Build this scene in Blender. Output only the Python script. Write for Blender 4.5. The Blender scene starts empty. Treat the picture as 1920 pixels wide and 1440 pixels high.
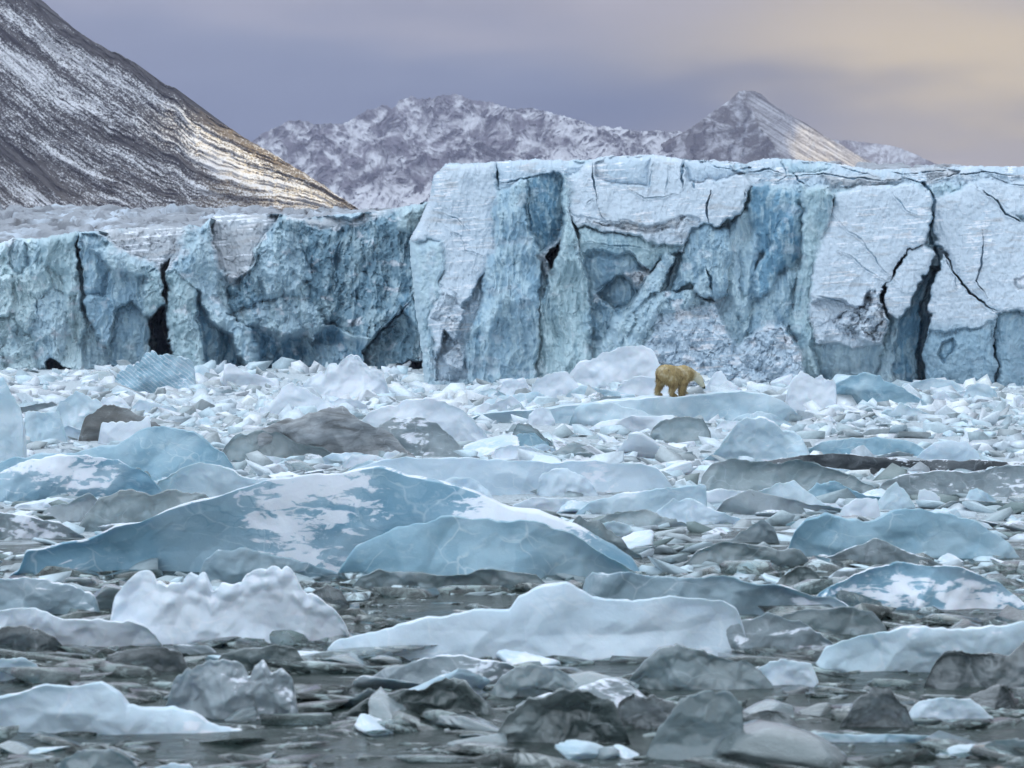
import bpy, bmesh, math, random
import numpy as np
from mathutils import Vector, Matrix

# ------------------------------------------------------------------ camera, light, exposure
SC = bpy.context.scene
FPX = 5333.0                 # focal length in pixels of a 1920 px wide picture (100 mm on 36 mm)
CAMH = 3.2
PITCH = math.atan(90.0 / FPX)
cd = bpy.data.cameras.new("camera")
cam = bpy.data.objects.new("camera", cd)
SC.collection.objects.link(cam)
cam.location = (0, 0, CAMH)
cam.rotation_euler = (math.pi / 2 - PITCH, 0, 0)
cd.sensor_width = 36.0
cd.lens = 36.0 * FPX / 1920.0
cd.clip_start = 0.5
cd.clip_end = 60000
cd.dof.use_dof = True
cd.dof.focus_distance = 100.0
cd.dof.aperture_fstop = 4.5
SC.camera = cam

SUN_EL = math.radians(16.0)
SUN_AZ = math.radians(38.0)          # measured from the camera's back (-Y) towards +X
SUN_DIR = Vector((math.sin(SUN_AZ) * math.cos(SUN_EL), -math.cos(SUN_AZ) * math.cos(SUN_EL), math.sin(SUN_EL)))
sl = bpy.data.lights.new("sun", 'SUN')
sl.energy = 5.0
sl.angle = math.radians(0.5)
sl.color = (1.0, 0.80, 0.42)
sun = bpy.data.objects.new("sun", sl)
SC.collection.objects.link(sun)
sun.rotation_euler = (-SUN_DIR).to_track_quat('-Z', 'Y').to_euler()

world = bpy.data.worlds.new("World")
SC.world = world
world.use_nodes = True
WT = world.node_tree
WT.nodes.clear()
class NB:
    """tiny node builder"""
    def __init__(s, tree): s.t = tree
    def n(s, typ, **kw):
        nd = s.t.nodes.new(typ)
        ins = kw.pop('ins', {})
        for k, v in kw.items(): setattr(nd, k, v)
        for k, v in ins.items():
            if hasattr(v, 'is_linked') or isinstance(v, bpy.types.NodeSocket): s.t.links.new(v, nd.inputs[k])
            else: nd.inputs[k].default_value = v
        return nd
    def math(s, op, a, b=0.0, c=0.0, clamp=False):
        nd = s.n('ShaderNodeMath', operation=op, use_clamp=clamp, ins={0: a, 1: b, 2: c}); return nd.outputs[0]
    def mix(s, f, a, b, mode='MIX'):
        nd = s.t.nodes.new('ShaderNodeMix'); nd.data_type = 'RGBA'; nd.blend_type = mode
        for i, v in ((0, f), (6, a), (7, b)):
            if isinstance(v, bpy.types.NodeSocket): s.t.links.new(v, nd.inputs[i])
            else: nd.inputs[i].default_value = v if i == 0 or len(v) == 4 else (*v, 1)
        return nd.outputs[2]
    def noise(s, vec, scale, detail=4, rough=0.55, dist=0.0, dim='3D'):
        nd = s.n('ShaderNodeTexNoise', noise_dimensions=dim, ins={'Scale': scale, 'Detail': detail, 'Roughness': rough, 'Distortion': dist})
        if vec is not None: s.t.links.new(vec, nd.inputs['Vector'])
        return nd.outputs[0]
    def ramp(s, f, stops, interp='LINEAR'):
        nd = s.t.nodes.new('ShaderNodeValToRGB'); nd.color_ramp.interpolation = interp
        el = nd.color_ramp.elements
        while len(el) < len(stops): el.new(0.5)
        for e, (p, c) in zip(el, stops):
            e.position = p; e.color = (*c, 1) if len(c) == 3 else c
        s.t.links.new(f, nd.inputs[0]); return nd.outputs[0]
    def sstep(s, v, lo, hi):
        nd = s.n('ShaderNodeMapRange', interpolation_type='SMOOTHSTEP', ins={'Value': v, 'From Min': lo, 'From Max': hi}); return nd.outputs[0]
    def mapping(s, vec, scale=(1, 1, 1), rot=(0, 0, 0), loc=(0, 0, 0)):
        nd = s.n('ShaderNodeMapping', ins={'Scale': scale, 'Rotation': rot, 'Location': loc})
        s.t.links.new(vec, nd.inputs['Vector']); return nd.outputs[0]

def srgb(r, g, b):
    f = lambda c: (c / 255 / 12.92) if c / 255 <= 0.04045 else ((c / 255 + 0.055) / 1.055) ** 2.4
    return (f(r), f(g), f(b))

def build_sky():
    b = NB(WT)
    tc = b.n('ShaderNodeTexCoord').outputs['Generated']
    sp = b.n('ShaderNodeSeparateXYZ', ins={0: tc})
    x, y, z = sp.outputs
    ay = b.math('MAXIMUM', b.math('ABSOLUTE', y), 0.05)
    az = b.math('DIVIDE', x, ay)               # tangent of the azimuth
    el = b.math('DIVIDE', z, ay)               # tangent of the elevation
    n1 = b.noise(b.mapping(tc, (7, 7, 26)), 1.0, 3, 0.5)
    n2 = b.noise(b.mapping(tc, (14, 14, 60), rot=(0, 0.12, 0)), 1.0, 3, 0.5)
    wob = b.math('MULTIPLY_ADD', n1, 0.06, -0.03)
    wob2 = b.math('MULTIPLY_ADD', n2, 0.02, -0.01)
    # overcast lavender, paler toward the top of the view
    el2 = b.math('ADD', el, b.math('ADD', wob, wob2))
    base = b.ramp(b.math('MULTIPLY', el2, 6.0, clamp=True),
                  [(0.0, srgb(146, 154, 170)), (0.25, srgb(104, 118, 150)), (0.42, srgb(102, 116, 150)), (0.62, srgb(126, 136, 160)), (0.78, srgb(168, 166, 176)), (1.0, srgb(176, 174, 182))])
    # cream cloud light on the right, high
    dx = b.math('MULTIPLY', b.math('SUBTRACT', az, 0.150), 6.5)
    dz = b.math('MULTIPLY', b.math('SUBTRACT', el2, 0.104), 22.0)
    d = b.math('SQRT', b.math('ADD', b.math('MULTIPLY', dx, dx), b.math('MULTIPLY', dz, dz)))
    m1 = b.math('SUBTRACT', 1.0, b.sstep(d, 0.1, 1.0))
    c1 = b.mix(b.math('MULTIPLY', m1, 0.95), base, srgb(252, 228, 178))
    # a second paler streak along the top
    dx = b.math('MULTIPLY', b.math('SUBTRACT', az, 0.03), 6.0)
    dz = b.math('MULTIPLY', b.math('SUBTRACT', el2, 0.128), 34.0)
    d = b.math('SQRT', b.math('ADD', b.math('MULTIPLY', dx, dx), b.math('MULTIPLY', dz, dz)))
    m2 = b.math('SUBTRACT', 1.0, b.sstep(d, 0.1, 1.3))
    c2 = b.mix(b.math('MULTIPLY', m2, 0.6), c1, srgb(192, 180, 172))
    # pale band low on the right horizon
    dx = b.math('MULTIPLY', b.math('SUBTRACT', az, 0.22), 5.0)
    dz = b.math('MULTIPLY', b.math('SUBTRACT', el2, 0.052), 34.0)
    d = b.math('SQRT', b.math('ADD', b.math('MULTIPLY', dx, dx), b.math('MULTIPLY', dz, dz)))
    m3 = b.math('SUBTRACT', 1.0, b.sstep(d, 0.1, 1.25))
    c3 = b.mix(m3, c2, srgb(232, 218, 204))
    mot = b.math('ADD', b.math('MULTIPLY_ADD', n1, 0.5, 0.75), b.math('MULTIPLY_ADD', n2, 0.24, -0.12))
    c3 = b.n('ShaderNodeVectorMath', operation='SCALE', ins={0: c3, 'Scale': mot}).outputs[0]
    # the overcast above the picture is brighter: it lights the ice
    up = b.sstep(z, 0.10, 0.60)
    nz = b.noise(b.mapping(tc, (2.5, 2.5, 4)), 1.0, 4, 0.5)
    top = b.mix(nz, (1.20, 1.46, 1.72), (1.85, 2.08, 2.28))
    c4 = b.mix(up, c3, top)
    # the unseen low sky behind the viewer is brightened to light the front faces
    back = b.math('MULTIPLY', b.sstep(b.math('MULTIPLY', y, -1.0), -0.15, 0.55), b.math('SUBTRACT', 1.0, up))
    c4 = b.mix(back, c4, (0.80, 0.94, 1.08))
    sky = b.n('ShaderNodeTexSky', sky_type='NISHITA', sun_disc=False)
    sky.sun_elevation = SUN_EL
    sky.sun_rotation = math.pi - SUN_AZ
    nish = b.n('ShaderNodeVectorMath', operation='SCALE', ins={0: sky.outputs[0], 'Scale': 0.6})
    cloud = b.n('ShaderNodeVectorMath', operation='SCALE', ins={0: c4, 'Scale': 10.0})
    col = b.mix(0.10, cloud.outputs[0], nish.outputs[0])
    bg = b.n('ShaderNodeBackground', ins={'Color': col, 'Strength': 0.1})
    out = b.n('ShaderNodeOutputWorld', ins={'Surface': bg.outputs[0]})
build_sky()

SC.view_settings.view_transform = 'Standard'
SC.view_settings.look = 'None'
SC.view_settings.exposure = 0.18
SC.view_settings.gamma = 1.0
SC.view_settings.use_curve_mapping = False
SC.cycles.max_bounces = 6
SC.cycles.diffuse_bounces = 3
SC.cycles.glossy_bounces = 3
SC.cycles.transmission_bounces = 4
SC.cycles.volume_bounces = 0
SC.cycles.use_denoising = True
SC.cycles.sample_clamp_indirect = 4.0
SC.cycles.use_adaptive_sampling = True
SC.cycles.adaptive_threshold = 0.02

# ------------------------------------------------------------------ geometry of the view
CP, SP_ = math.cos(PITCH), math.sin(PITCH)
def P(u, v, Y):
    """point seen at pixel (u, v) of the 1920x1440 photograph, at distance Y in front of the camera (arrays welcome)"""
    u = np.asarray(u, float); v = np.asarray(v, float); Y = np.asarray(Y, float)
    d = (u - 960.0) / FPX; e = -(v - 720.0) / FPX
    dy = CP + SP_ * e; dz = -SP_ + CP * e
    k = Y / dy
    return np.stack(np.broadcast_arrays(d * k, Y + 0 * d, CAMH + dz * k), -1)
def GY(v):
    """distance at which the water is seen on picture row v"""
    e = -(v - 720.0) / FPX
    return CAMH * (CP + SP_ * e) / -(-SP_ + CP * e)

# ------------------------------------------------------------------ noise
_rs = np.random.RandomState(7)
_perm = _rs.permutation(256); _perm = np.concatenate([_perm, _perm, _perm])
_g3 = _rs.normal(size=(256, 3)); _g3 /= np.linalg.norm(_g3, axis=1)[:, None]
def pn(x, y, z=0.0, seed=0):
    """gradient noise, about -0.7..0.7"""
    x, y, z = np.broadcast_arrays(np.asarray(x, float), np.asarray(y, float), np.asarray(z, float) + seed * 17.31)
    xi, yi, zi = np.floor(x).astype(int), np.floor(y).astype(int), np.floor(z).astype(int)
    fx, fy, fz = x - xi, y - yi, z - zi
    s = lambda t: t * t * t * (t * (t * 6 - 15) + 10)
    wx, wy, wz = s(fx), s(fy), s(fz)
    r = 0
    for i in (0, 1):
        for j in (0, 1):
            for k in (0, 1):
                h = _perm[_perm[_perm[(xi + i) & 255] + ((yi + j) & 255)] + ((zi + k) & 255)]
                g = _g3[h]
                dot = g[..., 0] * (fx - i) + g[..., 1] * (fy - j) + g[..., 2] * (fz - k)
                r = r + dot * (wx if i else 1 - wx) * (wy if j else 1 - wy) * (wz if k else 1 - wz)
    return r * 1.5
def fbm(x, y, z=0.0, o=4, seed=0, g=0.5):
    a, f, r = 1.0, 1.0, 0
    for i in range(o):
        r = r + a * pn(np.asarray(x) * f, np.asarray(y) * f, np.asarray(z) * f, seed + i * 3)
        a *= g; f *= 2.03
    return r
def ridge(x, y, z=0.0, o=3, seed=0, g=0.5):
    a, f, r, n = 1.0, 1.0, 0, 0
    for i in range(o):
        r = r + a * (1 - 2.2 * np.abs(pn(np.asarray(x) * f, np.asarray(y) * f, np.asarray(z) * f, seed + i * 5)))
        n += a; a *= g; f *= 2.07
    return r / n          # sharp crests near 1, hollows near -0.5
def sst(v, lo, hi):
    t = np.clip((v - lo) / (hi - lo), 0, 1); return t * t * (3 - 2 * t)
def worley(x, y, z, seed=0):
    """distance to the nearest and second nearest feature point, and the cell's random value"""
    x, y, z = np.broadcast_arrays(np.asarray(x, float), np.asarray(y, float), np.asarray(z, float))
    xi, yi, zi = np.floor(x).astype(int), np.floor(y).astype(int), np.floor(z).astype(int)
    f1 = np.full(x.shape, 9.0); f2 = np.full(x.shape, 9.0); cid = np.zeros(x.shape)
    rnd = np.random.RandomState(seed + 50).rand(256, 4)
    for i in (-1, 0, 1):
        for j in (-1, 0, 1):
            for k in (-1, 0, 1):
                h = _perm[_perm[_perm[(xi + i) & 255] + ((yi + j) & 255)] + ((zi + k) & 255)]
                r = rnd[h]
                d = np.sqrt((xi + i + r[..., 0] - x) ** 2 + (yi + j + r[..., 1] - y) ** 2 + (zi + k + r[..., 2] - z) ** 2)
                m = d < f1
                f2 = np.where(m, f1, np.minimum(f2, d)); f1 = np.where(m, d, f1); cid = np.where(m, r[..., 3], cid)
    return f1, f2, cid

def tri(x, z, seed=0):
    """noise made of flat triangles: broken facets that meet along straight creases"""
    x = np.asarray(x, float); z = np.asarray(z, float)
    x = x + 0.25 * pn(x * .6, z * .6, seed=seed + 1); z = z + 0.25 * pn(x * .6, z * .6, seed=seed + 2)
    a = x - z * 0.577; b_ = z * 1.155
    ai, bi = np.floor(a).astype(int), np.floor(b_).astype(int); fa, fb = a - ai, b_ - bi
    h = lambda i, j: _perm[_perm[(i + seed * 13) & 255] + ((j + seed * 7) & 255)] / 255.0 - 0.5
    up = fa + fb > 1
    w1 = np.where(up, 1 - fb, fa); w2 = np.where(up, 1 - fa, fb); w0 = 1 - w1 - w2
    h0 = np.where(up, h(ai + 1, bi + 1), h(ai, bi)); h1 = h(ai + 1, bi); h2 = h(ai, bi + 1)
    return w0 * h0 + w1 * h1 + w2 * h2

# ------------------------------------------------------------------ objects
COL = SC.collection
def tag(o, label=None, cat=None, group=None, kind=None):
    if label: o['label'] = label
    if cat: o['category'] = cat
    if group: o['group'] = group
    if kind: o['kind'] = kind
    return o
def mesh_obj(name, verts, faces, mat, parent=None, color=None, smooth=True, quads=None, loc=None):
    """verts (n,3); faces: int array (m,3) or (m,4), or a list"""
    me = bpy.data.meshes.new(name)
    verts = np.asarray(verts, np.float32)
    if loc is not None:
        verts = verts - np.asarray(loc, np.float32)
    if isinstance(faces, list):
        me.from_pydata([tuple(map(float, v)) for v in verts], [], faces)
    else:
        faces = np.asarray(faces, np.int32); m, k = faces.shape
        me.vertices.add(len(verts)); me.vertices.foreach_set('co', verts.ravel())
        me.loops.add(m * k); me.loops.foreach_set('vertex_index', faces.ravel())
        me.polygons.add(m); me.polygons.foreach_set('loop_start', np.arange(0, m * k, k, dtype=np.int32))
        me.polygons.foreach_set('loop_total', np.full(m, k, np.int32))
    me.update(calc_edges=True)
    if color is not None:
        at = me.color_attributes.new('tint', 'FLOAT_COLOR', 'POINT')
        c = np.ones((len(verts), 4), np.float32); c[:, :3] = color
        at.data.foreach_set('color', c.ravel())
    if smooth:
        me.polygons.foreach_set('use_smooth', np.ones(len(me.polygons), bool))
    me.materials.append(mat)
    me.validate()
    o = bpy.data.objects.new(name, me)
    COL.objects.link(o)
    if parent: o.parent = parent
    if loc is not None: o.location = loc
    return o
def empty(name, loc=(0, 0, 0), rz=0.0):
    o = bpy.data.objects.new(name, None); COL.objects.link(o); o.location = loc; o.rotation_euler = (0, 0, rz); return o

# ------------------------------------------------------------------ materials
def new_mat(name):
    m = bpy.data.materials.new(name); m.use_nodes = True; m.node_tree.nodes.clear(); return m, NB(m.node_tree)
def finish(b, col, rough, bump_h=None, bump_s=0.3, bump_d=0.05, spec=0.4, sss=0.0, sss_r=(0.3, 0.6, 1.0), sss_scale=0.1, trans=0.0, coat=0.0, ior=1.31):
    ins = {'Base Color': col, 'Roughness': rough, 'Specular IOR Level': spec, 'IOR': ior, 'Coat Weight': coat, 'Transmission Weight': trans}
    pr = b.n('ShaderNodeBsdfPrincipled', ins=ins)
    if sss:
        pr.inputs['Subsurface Weight'].default_value = sss
        pr.inputs['Subsurface Radius'].default_value = sss_r
        pr.inputs['Subsurface Scale'].default_value = sss_scale
    if bump_h is not None:
        bp = b.n('ShaderNodeBump', ins={'Height': bump_h, 'Strength': bump_s, 'Distance': bump_d})
        b.t.links.new(bp.outputs[0], pr.inputs['Normal'])
    b.n('ShaderNodeOutputMaterial', ins={'Surface': pr.outputs[0]})
    return pr

def mat_tint(name, rough=0.6, var=0.25, scales=(0.6, 3.0), bump=(2.0, 0.4, 0.3), spec=0.35, stretch=(1, 1, 1), sss=0.0):
    """surface whose own colour is the mesh attribute 'tint', varied by noise"""
    m, b = new_mat(name)
    at = b.n('ShaderNodeAttribute', attribute_name='tint').outputs['Color']
    tc = b.mapping(b.n('ShaderNodeTexCoord').outputs['Object'], stretch)
    n1 = b.noise(tc, scales[0], 5, 0.6); n2 = b.noise(tc, scales[1], 6, 0.65)
    f = b.math('ADD', b.math('MULTIPLY_ADD', n1, 2 * var, 1 - var), b.math('MULTIPLY_ADD', n2, 2 * var, -var))
    vs = b.n('ShaderNodeVectorMath', operation='SCALE', ins={0: at, 'Scale': f}).outputs[0]
    nb = b.noise(tc, bump[0], 8, 0.65)
    finish(b, vs, rough, nb, bump[1], bump[2], spec, sss=sss, sss_scale=0.3)
    return m
# ------------------------------------------------------------------ glacier
def sdpoly(U, V, poly):
    p = np.asarray(poly, float); n = len(p)
    d = np.full(U.shape, 1e9); inside = np.zeros(U.shape, bool)
    for i in range(n):
        a, c = p[i], p[(i + 1) % n]
        e = c - a; w0 = U - a[0]; w1 = V - a[1]
        t = np.clip((w0 * e[0] + w1 * e[1]) / (e @ e + 1e-9), 0, 1)
        d = np.minimum(d, (w0 - e[0] * t) ** 2 + (w1 - e[1] * t) ** 2)
        cr = ((a[1] > V) != (c[1] > V)) & (U < (c[0] - a[0]) * (V - a[1]) / (c[1] - a[1] + 1e-12) + a[0])
        inside ^= cr
    d = np.sqrt(d)
    return np.where(inside, d, -d)
def sdline(U, V, pts):
    p = np.asarray(pts, float); d = np.full(U.shape, 1e9)
    for a, c in zip(p[:-1], p[1:]):
        e = c - a; w0 = U - a[0]; w1 = V - a[1]
        t = np.clip((w0 * e[0] + w1 * e[1]) / (e @ e + 1e-9), 0, 1)
        d = np.minimum(d, (w0 - e[0] * t) ** 2 + (w1 - e[1] * t) ** 2)
    return np.sqrt(d)
def relief_mesh(name, U, V, Y, mask, color, mat, parent=None, skirt=30.0):
    """solid relief: the grid (U,V) at distances Y where mask holds, its rim carried back by skirt metres"""
    h, w = U.shape
    pos = P(U, V, Y).reshape(-1, 3)
    idx = np.arange(h * w).reshape(h, w)
    q = np.stack([idx[:-1, :-1], idx[1:, :-1], idx[1:, 1:], idx[:-1, 1:]], -1)
    ok = mask[:-1, :-1] & mask[1:, :-1] & mask[1:, 1:] & mask[:-1, 1:]
    q = q[ok]
    # rim edges
    e = np.concatenate([q[:, [0, 1]], q[:, [1, 2]], q[:, [2, 3]], q[:, [3, 0]]])
    key = np.sort(e, 1); code = key[:, 0].astype(np.int64) * (h * w) + key[:, 1]
    _, inv, cnt = np.unique(code, return_inverse=True, return_counts=True)
    rim = e[cnt[inv] == 1]
    used = np.zeros(h * w, bool); used[q.ravel()] = True
    rv = np.unique(rim); nb = np.full(h * w, -1); 
    pos2 = pos[rv] + np.array([0, skirt, 0])
    nb[rv] = h * w + np.arange(len(rv))
    sk = np.stack([rim[:, 1], rim[:, 0], nb[rim[:, 0]], nb[rim[:, 1]]], -1)
    allp = np.concatenate([pos, pos2]); col = np.concatenate([color.reshape(-1, 3), color.reshape(-1, 3)[rv]])
    faces = np.concatenate([q, sk])
    uu = np.unique(faces); m = np.full(len(allp), -1); m[uu] = np.arange(len(uu))
    return mesh_obj(name, allp[uu], m[faces], mat, parent, color=col[uu])

CW = {  # colours of the ice; the darkest one goes in holes and caves
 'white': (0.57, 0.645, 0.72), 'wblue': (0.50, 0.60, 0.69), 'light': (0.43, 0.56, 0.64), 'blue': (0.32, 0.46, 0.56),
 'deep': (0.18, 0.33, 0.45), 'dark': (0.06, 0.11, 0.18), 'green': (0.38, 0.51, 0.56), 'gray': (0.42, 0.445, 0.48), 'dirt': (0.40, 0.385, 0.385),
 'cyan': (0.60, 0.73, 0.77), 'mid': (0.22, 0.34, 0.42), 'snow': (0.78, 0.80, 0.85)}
def build_cliff(name, u0, u1, v0, v1, step, Y0, base_lean, default, slabs, cracks, crest, left=None, mat=None, parent=None, ms=1.0, seed=0, tone=None):
    """ms: metre scale of the offsets. slabs: (poly, d, gx, gy, flute, lumps, colour)"""
    u = np.arange(u0, u1, step); v = np.arange(v0, v1, step)
    U, V = np.meshgrid(u, v)
    wu = 9 * fbm(U / 70, V / 70, seed=seed + 1, o=2) + 4.5 * fbm(U / 16, V / 16, seed=seed + 2, o=3)
    wv = 9 * fbm(U / 70, V / 70, seed=seed + 4, o=2) + 4.5 * fbm(U / 16, V / 16, seed=seed + 5, o=3)
    UW, VW = U + wu, V + wv
    D = (V - 500) / 100 * base_lean
    FL = np.full(U.shape, default[0]); LU = np.full(U.shape, default[1])
    C = np.ones(U.shape + (3,)) * np.array(CW[default[2]])
    WH = np.zeros(U.shape)
    for s in slabs:
        poly, d, gx, gy, fl, lu, cn = s[:7]
        e = (s[7] if len(s) > 7 else 2.4)
        pa = np.array(poly, float); lo = pa.min(0) - 24; hi = pa.max(0) + 24
        i0, i1 = np.searchsorted(v, [lo[1], hi[1]]); j0, j1 = np.searchsorted(u, [lo[0], hi[0]])
        if i1 <= i0 or j1 <= j0: continue
        S = np.s_[i0:i1, j0:j1]
        sd = sdpoly(UW[S], VW[S], poly)
        w = sst(sd, -e, e); wc = sst(sd + 5 * pn(U[S] / 9, V[S] / 14, seed=5), -7, 7)
        c = pa.mean(0)
        tgt = d + gx * (U[S] - c[0]) / 100 + gy * (V[S] - c[1]) / 100 - (0.35 if cn == 'white' else 0.7) * np.exp(-np.maximum(sd, 0) / 6.0)
        D[S] = D[S] * (1 - w) + tgt * w
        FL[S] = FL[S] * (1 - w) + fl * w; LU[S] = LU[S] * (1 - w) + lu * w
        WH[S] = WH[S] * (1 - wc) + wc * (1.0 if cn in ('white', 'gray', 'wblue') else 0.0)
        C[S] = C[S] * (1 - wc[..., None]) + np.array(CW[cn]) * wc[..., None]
    # flutes run down the face, lumps every way
    wx = U + 14 * fbm(U / 90, V / 110, seed=seed + 8, o=2) + 5 * fbm(U / 20, V / 30, seed=seed + 21, o=2)
    fl = ridge(wx / 34, V / 230, seed=seed + 9, o=4, g=0.55) - 0.35
    fl2 = ridge(wx / 12 + 0.4 * pn(U / 15, V / 40, seed=seed + 51), V / 95, seed=seed + 52, o=3, g=0.6) - 0.3
    fl3 = ridge((U + 0.35 * V + wu) / 17, (V - 0.2 * U) / 60, seed=seed + 53, o=3, g=0.6) - 0.3
    D += FL * fl + (0.10 + 0.30 * FL) * fl2 + (0.06 + 0.25 * LU + 0.15 * FL) * fl3
    D += (0.10 + 0.9 * FL) * (tri((U + wu) / 55, (V + wv) / 80, 5) * 2.2 + tri((U + wu) / 24, (V + wv) / 40, 9) * 0.9)
    f1, f2, cid = worley((U + wu * 1.5) / 30, (V + wv * 1.5) / 34, 0.3, seed)
    g1, g2, cid2 = worley((U + wu) / 12, (V + wv) / 13, 0.7, seed + 3)
    chip = (cid - 0.5) * 1.1 + sst(f2 - f1, 0, 0.25) * 0.25 + (cid2 - 0.5) * 0.5 + sst(g2 - g1, 0, 0.3) * 0.2
    lump = fbm(U / 38, V / 44, seed=seed + 11, o=5, g=0.55)
    D += LU * (lump * 0.9 + chip * 0.55 * (1 - 0.75 * WH * (LU < .3)))
    # concave shells: broken, spoon-shaped fracture faces
    h1, h2, _ = worley((U + wu * 2) / 75, (V + wv * 2) / 95, 1.3, seed + 5)
    D += (0.25 + 0.6 * FL + 0.3 * LU) * (h1 - 0.5) * 0.9 * (1 - 0.75 * WH)
    # thin layering of the weathered faces
    lay = fbm(U / 90, (V + 0.08 * U) / 3.2, seed=seed + 13, o=3)
    D += WH * 0.018 * lay + 0.05 * fbm(U / 7, V / 7, seed=seed + 14, o=3)
    # colour: fresh blue shows through, paler flute crests, white frosting on ledges, dust
    n = fbm(U / 55, V / 75, seed=seed + 15, o=5)
    n2 = fbm(U / 16, V / 26, seed=seed + 16, o=4)
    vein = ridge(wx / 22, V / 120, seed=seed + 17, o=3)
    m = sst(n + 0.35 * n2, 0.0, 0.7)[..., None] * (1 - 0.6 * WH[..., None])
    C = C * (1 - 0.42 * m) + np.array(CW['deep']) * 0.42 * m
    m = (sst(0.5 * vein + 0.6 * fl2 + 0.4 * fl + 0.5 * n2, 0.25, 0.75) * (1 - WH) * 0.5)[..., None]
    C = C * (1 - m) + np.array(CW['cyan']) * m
    m = (sst(fbm(U / 30, V / 22, seed=seed + 18, o=5), 0.38, 0.7) * (0.05 + LU).clip(0, 0.9))[..., None]
    C = C * (1 - m) + np.array(CW['snow']) * 0.92 * m
    m = (WH * sst(lay + 0.5 * n2 + 0.5 * n, 0.42, 0.62))[..., None]
    C = C * (1 - m) + np.array(CW['snow']) * m
    dm = (WH * sst(fbm(U / 60, V / 12, seed=seed + 19, o=4) + 0.3 * n, 0.25, 0.8) * 0.45)[..., None]
    C = C * (1 - dm) + np.array(CW['dirt']) * dm
    for pts, wd, dep in cracks:
        pa = np.array(pts, float); lo = pa.min(0) - 14; hi = pa.max(0) + 14
        i0, i1 = np.searchsorted(v, [lo[1], hi[1]]); j0, j1 = np.searchsorted(u, [lo[0], hi[0]])
        if i1 <= i0 or j1 <= j0: continue
        S = np.s_[i0:i1, j0:j1]
        d = sdline(UW[S] * 0.5 + U[S] * 0.5, VW[S] * 0.5 + V[S] * 0.5, pts)
        ww = np.minimum(wd, 5.5) * 0.34 * (1 + 0.9 * pn(U[S] / 16, V[S] / 16, seed=3))
        ln = sum(math.dist(p_, q_) for p_, q_ in zip(pts[:-1], pts[1:]))
        if wd < 5.2:
            de = np.minimum(np.hypot(U[S] - pts[0][0], V[S] - pts[0][1]), np.hypot(U[S] - pts[-1][0], V[S] - pts[-1][1]))
            ww = ww * np.clip(de / (0.42 * ln), 0.12, 1)
        w = (1 - sst(d, ww * 0.6, ww * 1.3 + 0.6)) * np.clip(ww / 0.7, 0, 1)
        D[S] -= dep * 0.26 * w
        lip = np.exp(-((d - ww * 1.5 - 1.5) / 1.6) ** 2) * 0.10; D[S] += lip
        C[S] = C[S] * (1 - 0.75 * w[..., None]) + np.array(CW['deep']) * 0.75 * w[..., None]
    if tone is not None: C = tone(U, V, C, n, n2)
    cu, cv = zip(*crest)
    crest_v = np.interp(u, cu, cv) + 2.2 * fbm(u / 14, 0.5, seed=seed + 30, o=3) + 1.0 * fbm(u / 4, 0.5, seed=seed + 31, o=2)
    mask = V >= crest_v[None, :]
    D -= 1.6 * np.exp(-np.maximum(V - crest_v[None, :], 0) / 4.0)     # rounded lip at the top
    if left:
        lv, lu_ = zip(*left)
        edge = np.interp(v, lv, lu_) + 2.2 * fbm(0.5, v / 20, seed=seed + 33, o=3)
        mask &= U >= edge[:, None]
        D -= 1.8 * np.exp(-np.maximum(U - edge[:, None], 0) / 4.0)
    Yb = Y0(U) if callable(Y0) else Y0
    Yd = Yb - D * ms
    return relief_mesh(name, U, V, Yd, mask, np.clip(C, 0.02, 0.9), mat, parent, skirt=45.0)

M_CLIFF = mat_tint('glacier_ice', rough=0.5, var=0.10, scales=(0.4, 2.2), bump=(2.2, 0.4, 0.16), spec=0.4)
glacier = empty('glacier', (0, 200, 0))
tag(glacier, 'long glacier front of blue and weathered white ice cliffs across the bay', kind='structure')
glacier.location = (0, 0, 0)

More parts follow.
